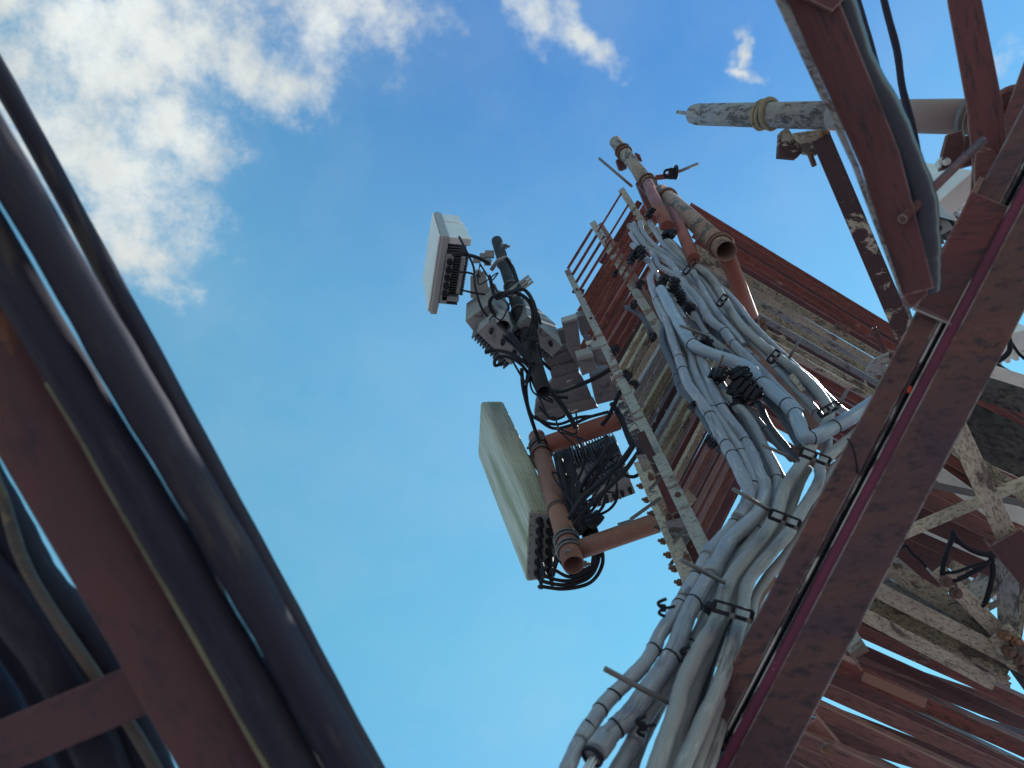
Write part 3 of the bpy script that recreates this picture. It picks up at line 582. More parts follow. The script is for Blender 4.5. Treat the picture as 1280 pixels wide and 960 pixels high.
# ================================================================ black frame clamps on the bundle
GC='black frame clamps gripping the grey cables'
def clamp(a,b,d,label,rod=None,hgt=.028,wd=.045):
    d=nearer(a[1],d)
    p0,p1=P(*a,d),P(*b,d); c=(p0+p1)/2
    t=thing('cable_clamp',c,label,'cable clamp',GC)
    x=(p1-p0); xn=x.normalized(); v=(c-CAM).normalized(); y=v.cross(xn).normalized()
    if y.dot(UP)<0: y=-y
    mb=MB(); mb.cbox(c,x,y*.010,v*wd); mb.cbox(c+y*hgt*.8,x*.98,y*.006,v*wd*.9); 
    for s in (-.5,0,.5): mb.cbox(c+x*s*.94+y*hgt*.4,xn*.010,y*hgt*.8,v*wd)
    mb.build('frame','black',t,.002)
    mb=MB(); mb.bolt(c-v*wd*.5,-v,.007,.008); mb.bolt(c+x*.42-v*wd*.5,-v,.006,.007); mb.each('bolt','steel',t)
    if rod: MB().tube([P(*rod[0],d),P(*rod[1],d)],.0055,8).build('threaded_rod','steel',t)
    return t
clamp((890,762),(940,777),1.90,'black frame clamp lowest on the cable bundle')
clamp((960,646),(998,661),2.27,'black frame clamp with a long rod poking left, midway down the bundle',((916,611),(966,640)))
clamp((999,568),(1036,582),2.62,'black frame clamp just under the pale blue conduit elbow',((952,556),(999,576)))
clamp((964,455),(976,441),3.45,'small black clamp whose rod leans towards the cream bars',((986,448),(1001,422)))
clamp((1026,522),(1050,508),2.95,'black clamp above the pale blue conduit with a rod against the red bars',((1047,510),(1059,487)))
clamp((857,344),(872,326),4.6,'black clamp tying the cables together below the red support tubes')
clamp((900,384),(910,371),4.1,'little black clamp midway along the right edge cables')
GR='loose threaded rods left among the cables'
for a,b,d,lab in (((756,836),(834,878),1.70,'long dark rod sticking out left of the bundle over the sky, lowest of all'),((851,700),(906,728),2.05,'dark rod crossing the left cables just below the end of the pale ladder rail'),((850,407),(887,421),3.7,'thin dark rod lying across the conduit high in the bundle'),((904,444),(896,462),3.3,'stubby dark rod standing on the conduit beside a black hanger')):
    d=nearer(a[1],d); o=MB().tube([P(*a,d),P(*b,d+.03)],.0062,10).build('threaded_rod','steel'); tag(o,lab,'rod',GR)
# ================================================================ black hangers
GH='black plastic cable hangers'
def hanger(px,py,d,s,lab,seed):
    rnd=random.Random(seed); d=nearer(py,d)-.02; c=P(px,py,d); t=thing('cable_hanger',c,lab,'cable hanger',GH)
    axd=(RIGHT*rnd.uniform(-.6,.6)+UP*rnd.uniform(-1,1)+FWD*.4).normalized(); u=axd.orthogonal().normalized(); w=axd.cross(u)
    MB().tube([c-axd*s*1.1,c+axd*s*1.1],s*.10,8).build('bolt','steel',t)
    for k in range(4):
        q=c+axd*s*(k-1.5)*.5+u*rnd.uniform(-.3,.3)*s; mb=MB()
        mb.cbox(q,u*s*rnd.uniform(.8,1.2),w*s*rnd.uniform(.7,1.1),axd*s*.4)
        mb.ring(q+u*s*.45,axd,s*.36,s*.10,16,6,.75); mb.ring(q-u*s*.45+w*s*.1,axd,s*.34,s*.10,16,6,.75)
        mb.build('saddle','black',t,.003)
for i,(x,y,d,s,lab) in enumerate((
 (791,322,5.0,.062,'black hanger at the upper left loop of the cables'),(800,316,4.95,.060,'black hanger nestled behind the upper left cable loops'),(812,267,5.6,.055,'black hanger at the head of the ladder under the red tube'),(836,293,5.1,.06,'black hanger inside the top hook of the thickest cable'),
 (800,355,4.9,.045,'black hanger on the pale ladder rail near the red rungs'),(769,342,5.5,.035,'small black hanger dangling left over the red rungs'),(828,352,4.45,.06,'black hanger at the top of the big dark cluster'),(842,356,4.4,.062,'black hanger in the middle of the big dark cluster'),(852,372,4.3,.055,'black hanger at the lower end of the big dark cluster'),(862,384,4.25,.05,'black hanger between two dark cables under the thick crossing cable'),
 (792,381,4.9,.045,'black hanger beside the hooked grey strap on the rail'),(816,421,4.35,.042,'black hanger left of the dark cable on the lichen bars'),(769,437,4.9,.05,'dark block hanger on the ladder rail where red meets grey'),(784,469,4.5,.045,'black hanger on the ladder rail over the lichen bars'),(793,480,4.45,.04,'black hanger just below another on the same rail'),
 (884,430,3.75,.05,'black hanger in the hole above the conduit'),(897,470,3.4,.055,'black hanger on the left of the dark hollow below the conduit'),(922,478,3.35,.075,'large black hanger filling the dark hollow below the conduit'),(934,490,3.3,.07,'large black hanger deepest in the dark hollow'),(920,500,3.28,.05,'black hanger hanging under the dark hollow by the rusty bars'),
 (866,506,3.25,.034,'black hanger on the left flank by the lichen bars'),(888,553,2.98,.034,'black hanger lower on the left flank by the brown bars'),(886,760,2.02,.030,'black hanger behind the left cables above the sky'),(880,800,1.95,.028,'black hanger in the gap beside the thickest cable'))):
    hanger(x,y,d,s*(.72 if i in (16,17,18) else .62),lab,i)
GT='black tie tails sticking out of the bundle'
for i,(x,y,d,lab) in enumerate(((829,760,2.0,'black broken strap sticking out left of the bundle against the sky'),(858,820,1.86,'black tie knot on the thickest cable above the bottom rod'),(803,908,1.68,'black tie knot near the bottom edge on the taped cable'))):
    c=P(x,y,nearer(y,d)-.02); mb=MB()
    mb.tube(spline([c+RIGHT*.028+UP*.004,c,c-RIGHT*.012+UP*.012,c+RIGHT*.008+UP*.022],4),.004,6); mb.tube(spline([c,c-RIGHT*.01-UP*.012,c+RIGHT*.004-UP*.02],4),.004,6); mb.cbox(c,RIGHT*.012,UP*.016,FWD*.012)
    tag(mb.build('cable_tie','black'),lab,'cable tie',GT)
# ================================================================ near cables on the left
GN='thick dark feeder cables close to the camera'
def near(pxs,r,m,lab,cat='cable'): return cable('feeder_cable',pxs,r,m,lab,GN,0,seg_=24,cat=cat)
near([(-130,-130,1.2),(-55,0,1.2),(33,155,1.2),(150,372,1.2),(275,603,1.2),(375,790,1.2),(466,960,1.2),(560,1135,1.2)],.0165,'navy','slim outermost dark cable along the sky edge of the near left bundle')
near([(-190,-130,1.0),(-115,0,1.0),(65,307,1.0),(160,472,1.0),(255,633,1.0),(330,765,1.0),(394,882,1.0),(440,962,1.0),(540,1130,1.0)],.0272,'navy','thick dark cable second from the sky edge, with a bright slit on its left')
near([(-268,-130,1.0),(-190,0,1.0),(46,399,1.0),(188,636,1.0),(262,765,1.0),(330,885,1.0),(373,962,1.0),(470,1130,1.0)],.0285,'navy','thick dark cable between the bright slit and the rusty leg')
near([(60,478,.985),(100,545,.985),(143,622,.985),(212,742,.985),(262,830,.985),(336,962,.985),(436,1130,.985)],.0042,'olive','thin lichen covered cord showing between the dark cable and the rusty leg')
near([(-60,520,1.15),(-12,612,1.15),(30,690,1.15),(62,742,1.15),(108,790,1.15),(140,842,1.15),(190,960,1.15),(250,1100,1.15)],.0280,'navy','humped dark cable left of the rusty leg beside the sky slit')
near([(-60,500,1.10),(-2,610,1.10),(26,695,1.10),(62,760,1.10),(120,845,1.10),(180,935,1.10),(240,1050,1.10)],.0085,'brownc','brownish thin cable lying on the humped dark cable')
near([(-120,560,1.12),(-42,680,1.12),(20,760,1.12),(80,850,1.12),(130,950,1.12),(190,1080,1.12)],.0330,'navy','thick dark cable left of the brownish thin one')
near([(-150,600,1.25),(-60,700,1.25),(10,800,1.25),(60,880,1.25),(120,985,1.25),(180,1090,1.25)],.038,'navy','dark cable behind the others in the lower left corner')
near([(-160,660,1.14),(-80,760,1.14),(-20,850,1.14),(40,960,1.14),(100,1080,1.14)],.0290,'navy','dark cable nearest the lower left corner')
# big sheath on the diagonal brace, upper right, and two slim cables
GD='dark cables by the upper diagonal brace'
o=cable('feeder_cable',[(1000,-110,1.58),(1044,0,1.58),(1070,75,1.58),(1106,145,1.56),(1134,210,1.56),(1150,262,1.56),(1152,300,1.56),(1154,330,1.58),(1152,362,1.6)],.034,'silver','broad shiny sheathed cable lying on the inside of the diagonal brace',GD,seg_=24)
cable('feeder_cable',[(1040,-110,2.0),(1072,0,2.0),(1092,70,2.0),(1113,150,2.0),(1126,205,2.0),(1150,262,2.0),(1162,310,2.0)],.0105,'navy','slim dark cable against the sky nearest the diagonal brace',GD)
cable('feeder_cable',[(1082,-110,2.05),(1105,0,2.05),(1121,62,2.05),(1128,110,2.05),(1142,165,2.05),(1150,215,2.05),(1152,262,2.05)],.0115,'navy','slim dark kinked cable hanging alone in front of the mottled pole',GD)
o=cable('hook_strap',[(782,384,4.2),(792,388,4.15),(804,398,4.1),(811,410,4.0),(812,418,4.0)],.014,'cabledk','grey hooked strap hung on the pale rail over the lichen bars',None,cat='strap')
# ================================================================ pipes and mounts
def pipe(name,a,b,r,m,parent,hollow=.14,seg_=28): return MB().tube([a,lerp(a,b,.5),b],r,seg_,hollow=hollow).build(name,m,parent)
def ubolts(pts_ax, R, parent, m='rustbolt', r=.007, dbl=.022):
    for c,axx in pts_ax:
        mb=MB(); mb.ring(c-axx*dbl/2,axx,R+r*.8,r); mb.ring(c+axx*dbl/2,axx,R+r*.8,r); mb.each('u_bolt',m,parent)
# top pole with lightning spike
a,b=P(866,143,3.05),P(1222,146,2.15); axx=(b-a).normalized()
t=thing('antenna_pole',b,'mottled grey pole lying across the top right, with a thin spike at its left tip','pole')
MB().tube([a,a+axx*.03,lerp(a,b,.58)],[.036,.041,.046],28).build('pole','moss',t)
MB().tube([lerp(a,b,.58),b],.0485,28,hollow=.12).build('pole_sleeve','pinkpole',t)
MB().tube([P(847,140,3.15),a+axx*.01],.008,10).build('spike','moss',t)
c1=lerp(a,b,.33)
mb=MB(); mb.ring(c1-axx*.02,axx,.048,.008); mb.ring(c1+axx*.02+UP*.004,(axx+UP*.2).normalized(),.050,.010); mb.ring(c1+axx*.0+UP*.004,(axx-UP*.1).normalized(),.049,.008); mb.each('strap_clamp','rope',t)
q=[P(975,165,2.72),P(985,158,2.72),P(1003,190,2.70),P(996,198,2.7),P(973,196,2.72)]
mb=MB(); mb.prism(q,[p+FWD*.03 for p in q]); mb.build('clamp_plate','peel',t,.003)
q=[P(990,166,2.7),P(1030,160,2.66),P(1038,176,2.66),P(1024,192,2.68),P(1006,190,2.7)]
mb=MB(); mb.prism(q,[p+FWD*.04 for p in q]); mb.build('clamp_block','cream',t,.006)
mb=MB(); mb.tube([P(1012,192,2.68),P(1018,207,2.7)],.010,8); mb.bolt(P(1030,168,2.64),-FWD,.016,.016); mb.each('bolt','rustbolt',t)
c2=P(1214,150,2.16); mb=MB(); mb.ring(c2,axx,.058,.012); mb.build('u_bolt','steel',t)
# red open pipe at the right edge and its plates
ra,rb=P(1256,150,2.25),P(1345,170,2.3); 
t=thing('open_red_pipe',ra,'wide open ended dark red pipe at the upper right edge','pipe')
MB().tube([ra,rb],.092,32,hollow=.16).build('pipe','deep',t)
dax=(rb-ra).normalized(); MB().ring(ra,dax,.088,.012,32).build('rim','red',t)
t=thing('pipe_bracket',P(1195,195,2.1),'red hexagonal bracket plates under the end of the mottled pole','bracket')
for q in ([(1184,168),(1203,162),(1207,180),(1200,206),(1175,214),(1178,190)],[(1206,170),(1222,164),(1226,190),(1218,206),(1203,210),(1203,186)]):
    q=[P(x,y,2.08) for x,y in q]; mb=MB(); mb.prism(q,[p+FWD*.012 for p in q]); mb.build('plate','deep',t,.002)
MB().bolt(P(1176,206,2.1),-FWD,.018,.02).build('bolt','white',t)
# --- support posts in the middle top
t=thing('support_post',P(905,312,3.9),'two weathered pipe lengths in line on red outrigger tubes at the tower top','pipe post')
a0,a1=P(769,177,6.7),P(821,242,6.0); b0,b1=P(827,240,5.6),P(908,314,3.95)
pipe('pipe',a0,a1,.052,'post',t); pipe('pipe',b0,b1,.0545,'postb',t,.10)
axA=(a1-a0).normalized(); axB=(b1-b0).normalized()
ubolts([(lerp(a0,a1,.22),axA),(lerp(a0,a1,.80),axA)],.053,t,'rustbolt',.010,.05)
ubolts([(lerp(b0,b1,.13),axB),(lerp(b0,b1,.93),axB)],.0555,t,'rustbolt',.008,.035)
for (p,qq,w,m) in ((P(791,203,6.7),P(840,290,6.4),15,'tubered'),(P(810,230,5.9),P(834,284,4.45),13,'tubered'),(P(836,250,5.35),P(867,324,4.0),12.5,'tubered'),(P(908,318,4.1),P(938,396,4.3),21,'tubered')):
    d=depth(p); MB().tube([p,qq],wpx(w,d)/2,16).build('outrigger_tube',m,t)
for q,d in (([(770,200),(778,194),(784,210),(779,212),(774,212)],6.6),([(794,190),(800,193),(803,201),(796,196)],6.6),([(798,232),(812,226),(822,240),(812,246)],6.1),([(828,256),(840,250),(848,262),(836,270)],5.5),([(795,228),(805,222),(822,262),(812,270)],6.5)):
    q=[P(x,y,d) for x,y in q]; mb=MB(); mb.prism(q,[p+FWD*.05 for p in q]); mb.build('saddle_plate','deep',t,.004)
q=[P(853,292,5.35),P(858,289,5.35),P(862,297,5.35),P(857,300,5.35)]; mb=MB(); mb.prism(q,[p+FWD*.01 for p in q]); mb.build('name_plate','cast',t)
o=MB().tube([P(749,198,7.0),P(790,233,6.8)],.0125,8).build('whip_antenna','steel'); tag(o,'thin grey whip rod pointing up left beside the support post','antenna')
t=thing('dipole_antenna',P(843,218,6.0),'small dipole rod on a black bracket right of the support post','antenna')
MB().tube([P(842,217,6.0),P(872,205,6.1)],.013,8).build('rod','steel',t)
mb=MB(); c=P(840,217,6.0); mb.cbox(c,RIGHT*.05,UP*.08,FWD*.05); mb.ring(c-RIGHT*.03,FWD,.03,.012,16,6); mb.ring(c+RIGHT*.03+UP*.01,RIGHT,.045,.014,16,6); mb.build('bracket','black',t,.004)
mb=MB(); bar(mb,P(820,222,6.0),P(838,220,6.0),.04,.03); mb.build('arm','red',t,.003)
# ================================================================ radio equipment
def rru(px,py,d,w,dp,h,yaw,lab,group,pitch=0,roll=0,fins=12,conn=4,m='cast',name='radio_unit',finm='fin',up=None):
    c=P(px,py,d); t=thing(name,c,lab,'radio unit',group)
    R=Matrix.Rotation(math.radians(yaw),3,'Z')@Matrix.Rotation(math.radians(pitch),3,'X')@Matrix.Rotation(math.radians(roll),3,'Y')
    X,Y,ZZ=R@Vector((1,0,0)),R@Vector((0,1,0)),R@Vector((0,0,1))
    mb=MB(); mb.box(c-X*w/2-Y*dp*.5,X*w,Y*dp*.68,ZZ*h); mb.build('housing',m,t,.004)
    mb=MB()
    for k in range(fins):
        x=-w/2+w*(k+.5)/fins; mb.box(c+X*(x-w/fins*.2)+Y*(dp*.18+.001)+ZZ*.01,X*(w/fins*.4),Y*dp*.32,ZZ*(h-.02))
    mb.build('heat_sink',m if finm is None else finm,t)
    for k in range(conn):
        x=-w/2+w*(k+.5)/conn; q=c+X*x-Y*dp*.27
        MB().tube([q+ZZ*.002,q-ZZ*.03,q-ZZ*.032,q-ZZ*.055],[.014,.014,.011,.011],14).build('connector','black',t)
    if m!='white': mb=MB(); mb.ring(c-Y*dp*.5,ZZ,.03,.006,16,6,.5,X); mb.build('handle','steel',t)
    return t,c,X,Y,ZZ
GRR='grey remote radio units behind the antennas'
rru(607,402,4.85,.20,.16,.42,30,'small grey radio unit jutting left below the dark pole',GRR,fins=6,conn=0)
rru(622,432,4.75,.30,.17,.45,-52,'grey finned radio unit hanging lowest under the dark antenna pole',GRR,pitch=6,fins=13,conn=3)
rru(672,424,4.85,.30,.14,.5,-48,'grey finned radio unit right of the dark antenna pole',GRR,fins=12,conn=2)
rru(750,584,5.3,.34,.26,.30,196,'grey radio unit with many connectors between the two brown arms',GRR,fins=16,conn=5)
rru(764,610,5.0,.27,.2,.26,196,'grey radio unit lower right between the brown arms, trailing black leads',GRR,fins=10,conn=5)
rru(1206,246,2.55,.14,.10,.34,40,'pale sunlit ribbed unit behind the upper right brace',GRR,fins=7,conn=0,m='white',finm='white')
rru(1178,286,2.9,.13,.12,.3,25,'small grey unit behind the shiny sheathed cable',GRR,fins=6,conn=2)
rru(1262,436,3.6,.2,.15,.4,10,'pale unit peeping out behind the maroon leg at the right edge',GRR,fins=5,conn=0,m='white',finm='white')
rru(1195,672,4.9,.17,.14,.4,20,'white box seen through the bracing at the right',GRR,fins=5,conn=1,m='white',finm='white')
rru(1262,735,4.9,.32,.2,.4,14,'pale slatted box behind the cream node at the right edge',GRR,fins=6,conn=0,m='white',finm='white')
# grey bracket rail
t=thing('bracket_rail',P(655,356,5.0),'ribbed grey aluminium rail clamped to the dark antenna pole','bracket')
mb=MB(); p0,p1=P(640,366,4.9),P(664,348,5.0)
for o_ in (-.022,0,.022): bar(mb,p0,p1,.018,.05,off=o_)
bar(mb,p0,p1,.062,.006,fwd=.052); mb.build('rail','cast',t,.002)
# --- flat 5G style panel at the left
Vc=P(552,294,5.0); e2=lev(537,393,Vc)-Vc; e3=(lev(562,295,Vc)-Vc); e1=P(543,264,5.86)-Vc
n1=e1.normalized()
t=thing('active_antenna',Vc,'square white antenna panel with dark fins on its back, furthest left','antenna')
mb=MB(); mb.box(Vc,e1,e2,e3); mb.build('shell','shell',t,.012)
nf=(e2.cross(e1)).normalized(); 
if nf.dot(e3)>0: nf=-nf
mb=MB(); mb.box(Vc+nf*.016+e1*.02+e2*.02,e1*.96,e2*.96,-nf*.014); mb.build('front_cover','white',t,.006)
bo=Vc+e3*1.02+e1*.02+e2*.0
mb=MB()
for k in range(24):
    s=.10+.78*k/24; mb.box(Vc+e3*1.0+e1*.03+e2*s,e1*.93,e2*.014,e3*(2.9 if .22<s<.74 else 2.4))
mb.build('heat_sink','fin',t)
mb=MB(); mb.box(Vc+e3*1.0+e1*.03+e2*.02,e1*.6,e2*.09,e3*2.85); mb.box(Vc+e3*1.0+e1*.66+e2*.02,e1*.32,e2*.09,e3*2.6); mb.box(Vc+e3*3.0+e1*.05+e2*.22,e1*.88,e2*.5,e3*.35); mb.build('back_housing','white',t,.006)
mb=MB(); mb.box(Vc+e3*2.9+e2*.24-n1*.01,n1*.05,e2*.46,e3*.5); mb.box(Vc+e3*1.2+e2*.74-n1*.012,n1*.05,e2*.06,e3*2.2); mb.build('back_frame','cast',t,.003)
mb=MB(); mb.box(Vc+e3*1.02+e2*.22-n1*.012,n1*.03,e2*.62,e3*.9); mb.build('port_panel','cast',t,.003)
for s in (.30,.40,.50,.60,.70):
    q=Vc+e3*1.45+e2*s-n1*.012; MB().tube([q,q-n1*.05],.020,12).build('connector','black',t)
q=[(588,345),(606,338),(612,366),(604,374),(588,372)]; q=[P(x,y,5.1) for x,y in q]; mb=MB(); mb.prism(q,[p+FWD*.03 for p in q]); mb.build('tilt_bracket','cast',t,.004)
mb=MB()
for x,y,s in ((596,325,.05),(604,320,.045),(610,328,.05),(598,340,.035),(612,318,.06)): mb.cbox(P(x,y,5.1),RIGHT*s,UP*s*.8,FWD*s)
mb.each('hinge','cast',t,.006)
# --- dark antenna pole and open pipe
t=thing('antenna_pole',P(676,480,4.3),'dark grey antenna pole with open top, wrapped in black cables','pole')
a,b=P(680,490,4.3),P(621,301,6.0); axx=(b-a).normalized()
pipe('pole',a,b,.042,'darkpole',t)
for f in (.45,.62,.8): MB().ring(lerp(a,b,f),axx,.047,.009,24).build('u_bolt','steel',t)
MB().bolt(P(629,308,5.9),RIGHT,.02,.03).build('bolt','steel',t)
mb=MB(); mb.tube([P(614,338,5.2),P(622,326,5.2),P(631,322,5.2),P(634,326,5.2)],.014,8); mb.build('strap_clamp','cast',t)
mb=MB(); bar(mb,P(617,355,5.05),P(640,410,4.75),.022,.02); mb.build('stay_bar','cast',t,.002)
t=thing('mount_pipe',P(628,409,4.7),'short open grey pipe beside the dark antenna pole, mouth facing down','pipe')
pipe('pipe',P(628.5,410,4.72),P(622,372,5.3),.054,'greypipe',t,.10)
MB().ring(P(624,385,5.1),(P(622,372,5.3)-P(628.5,410,4.72)).normalized(),.060,.010).build('u_bolt','steel',t)
# --- panel antenna
bt=[P(661,637,4.50),P(697,641,4.55),P(694,722,4.45),P(657,727,4.40)]
tp=[P(601,502,5.35),P(630,502,5.40),P(632,572,5.35),P(597.5,572,5.30)]
t=thing('panel_antenna',sum(bt,Vector())/4,'long pale panel antenna streaked with green algae, cable ports at its lower end','antenna')
mb=MB()
def rnd4(q,k=.10):
    out=[]
    for i in range(4):
        p,pn,pp=q[i],q[(i+1)%4],q[i-1]; out += [p+(pp-p).normalized()*.02, p+((pp-p).normalized()+(pn-p).normalized())*.006, p+(pn-p).normalized()*.02]
    return out
axp=(sum(tp,Vector())-sum(bt,Vector())).normalized()
mb.prism(rnd4(bt),rnd4(tp)); mb.build('radome','radome',t,.004,axis=axp); cb=sum(bt,Vector())/4
mb=MB(); mb.prism([cb+(p-cb)*.93-axp*.004 for p in rnd4(bt)],[cb+(p-cb)*.93+axp*.004 for p in rnd4(bt)]); mb.build('end_cap','cast',t,.002)
mb=MB()                                     # moulded ribs on the side
for k in range(5):
    f=.30+.12*k; a,b=lerp(bt[0],bt[1],f),lerp(tp[0],tp[1],f); n_=(tp[0]-bt[0]).cross(bt[1]-bt[0]).normalized(); 
    if n_.dot(cb-a)>0: n_=-n_
    mb.box(a+n_*.0005,b-a,(bt[1]-bt[0]).normalized()*.006,n_*.004)
mb.build('side_rib','radome',t,.001)
ports=[]
for j in range(6):
    for i in range(2):
        q=lerp(lerp(bt[0],bt[1],.36+.36*i),lerp(bt[3],bt[2],.36+.36*i),.12+.15*j)-axp*.004; ports.append(q)
        MB().tube([q,q-axp*.02,q-axp*.021,q-axp*.06],[.021,.021,.016,.015],12).build('port','black',t)
mb=MB()
for j in range(7):
    for s in (.07,.93): mb.bolt(lerp(lerp(bt[0],bt[1],s),lerp(bt[3],bt[2],s),.08+.13*j)-axp*.004,-axp,.006,.004)
mb.each('screw','steel',t)
# --- brown pipe frame
t=thing('antenna_mount',P(717,705,3.95),'brown pipe frame of one upright and two arms holding the panel antenna','antenna mount')
a,b=P(717,706,3.93),P(671,546,5.2); axx=(b-a).normalized()
pipe('upright',a,b,.0565,'tube',t,.10); MB().tube([b,b+axx*.012],[.0565,.045],24).build('cap','tube',t)
pipe('arm',P(724,687,4.05),P(822,653,4.0),.052,'tube',t); pipe('arm',P(684,556,5.0),P(772,526,5.05),.062,'tubered',t)
ubolts([(lerp(a,b,.09),axx),(lerp(a,b,.15),axx)],.058,t,'steel',.008,.03); ubolts([(lerp(a,b,.84),axx),(lerp(a,b,.9),axx)],.058,t,'steel',.009,.03); ubolts([(lerp(a,b,.36),axx)],.0575,t,'steel',.004,.02)
mb=MB()
for x,y,d in ((668,560,5.1),(664,572,5.1),(668,585,5.0),(688,548,5.0),(706,690,3.95),(726,705,4.0)): mb.bolt(P(x,y,d),RIGHT*(-1 if x<700 else 1),.018,.03)
mb.each('bolt','steel',t)
mb=MB(); bar(mb,P(661,572,5.1),P(676,590,5.0),.03,.03); bar(mb,P(663,590,5.0),P(678,600,5.0),.02,.02); mb.build('tilt_bracket','steel',t,.002)
t=thing('antenna_pole',P(735,660,4.4),'grey pole standing behind the brown pipe frame','pole')
pipe('pole',P(738,668,4.35),P(700,560,5.3),.050,'darkpole',t)
MB().tube([P(739,645,4.3),P(748,654,4.3)],.05,12).build('end_fitting','black',t)
# --- grey sheet metal walkway pieces
t=thing('equipment_platform',P(700,470,5.2),'grey sheet metal platform of slotted planks and boxed beams, seen from below','platform')
def lvl(q,d,h,m,name,bev=.004):
    p0=P(*q[0],d); q=[p0]+[lev(x,y,p0) for x,y in q[1:]]; mb=MB(); mb.prism(q,[p+Z*h for p in q]); return mb.build(name,m,t,bev)
pr=[(686,417,708,410,712,428,677,438),(677,439.5,712,429.5,714,437,679,447.5),(679,449,714,439,718,451,687,461),(687,462.5,718,452.5,724,463,690,474),(690,475.5,724,465,732,480,670,500),(670,502,734,482,740,497,668,518),(668,520,742,499,748,510,676,528)]
for k,r in enumerate(pr): lvl([(r[0],r[1]),(r[2],r[3]),(r[4],r[5]),(r[6],r[7])],5.25-.01*k,.05,'sheet','plank')
lvl([(703,404),(722,398),(727,441),(724,462),(710,438)],5.05,.10,'sheet','boxed_beam'); lvl([(702.5,402.5),(722,396.5),(722.5,400),(703.5,405.5)],5.03,.10,'sheet_lit','lit_beam_end')  # lit ends of the boxed beams painted as lighter sheet
lvl([(722,450),(742,444),(747,462),(728,470)],4.95,.12,'sheet','boxed_beam'); lvl([(721,446),(741,441),(742,446),(722,451.5)],4.93,.12,'sheet_lit','lit_beam_end')
lvl([(741,438),(760,432),(764,450),(747,456)],4.97,.12,'sheet','boxed_beam'); lvl([(740,434.5),(759,429),(760,433),(741,438.5)],4.95,.12,'sheet_lit','lit_beam_end')
lvl([(722,396),(740,392),(743,408),(727,420)],5.15,.12,'sheet','boxed_beam'); lvl([(738,470),(762,462),(770,500),(746,506)],5.1,.12,'sheet','boxed_beam')
for x,y,l in ((690,428,8),(696,458,8),(712,475,7),(718,513,8),(700,521,6)):
    lvl([(x-l*.5,y+1.6),(x+l*.5,y-1.8),(x+l*.5,y-.2),(x-l*.5,y+3.4)],5.18,.004,'whiteflake','slot_edge',0)
mb=MB(); bar(mb,P(672,446,5.15),P(688,462,5.1),.02,.01); mb.build('edge_strip','black',t)
# ================================================================ black jumper cables
GJ='black jumper leads between antennas and radio units'
def jump(pxs,r,lab,m='black'):
    return cable('jumper_cable',pxs,r*.84,m,lab,GJ,seg_=8,cat='cable')
def p2px(p): 
    v=p-CAM; d=v.dot(FWD); return (640+F*v.dot(RIGHT)/d, 480-F*v.dot(UP)/d, d)
jl=['lowest','second lowest','third lowest','fourth lowest','fifth lowest','uppermost']
ends=[(738,668),(741,664),(744,668),(736,660),(740,656),(733,662)]
mids=[[(676,733),(706,736),(738,728),(753,705),(750,680)],[(680,727),(708,731),(736,722),(748,700),(746,680)],[(684,721),(712,726),(738,716),(746,698),(743,680)],[(690,712),(712,721),(736,712),(742,694),(740,678)],[(698,700),(712,716),(732,714),(744,704),(750,688)],[(700,690),(712,705),(730,712),(740,705),(745,690)]]
for k in range(6):
    s=p2px(ports[[10,8,6,11,9,7][k]]-axp*.06); jump([s]+[(s[0]+2,s[1]+10,4.3)]+[(x,y,4.25) for x,y in mids[k]]+[(*ends[k],4.4)],.0125,'black jumper lead drooping from the panel antenna ports, %s of the six'%jl[k])
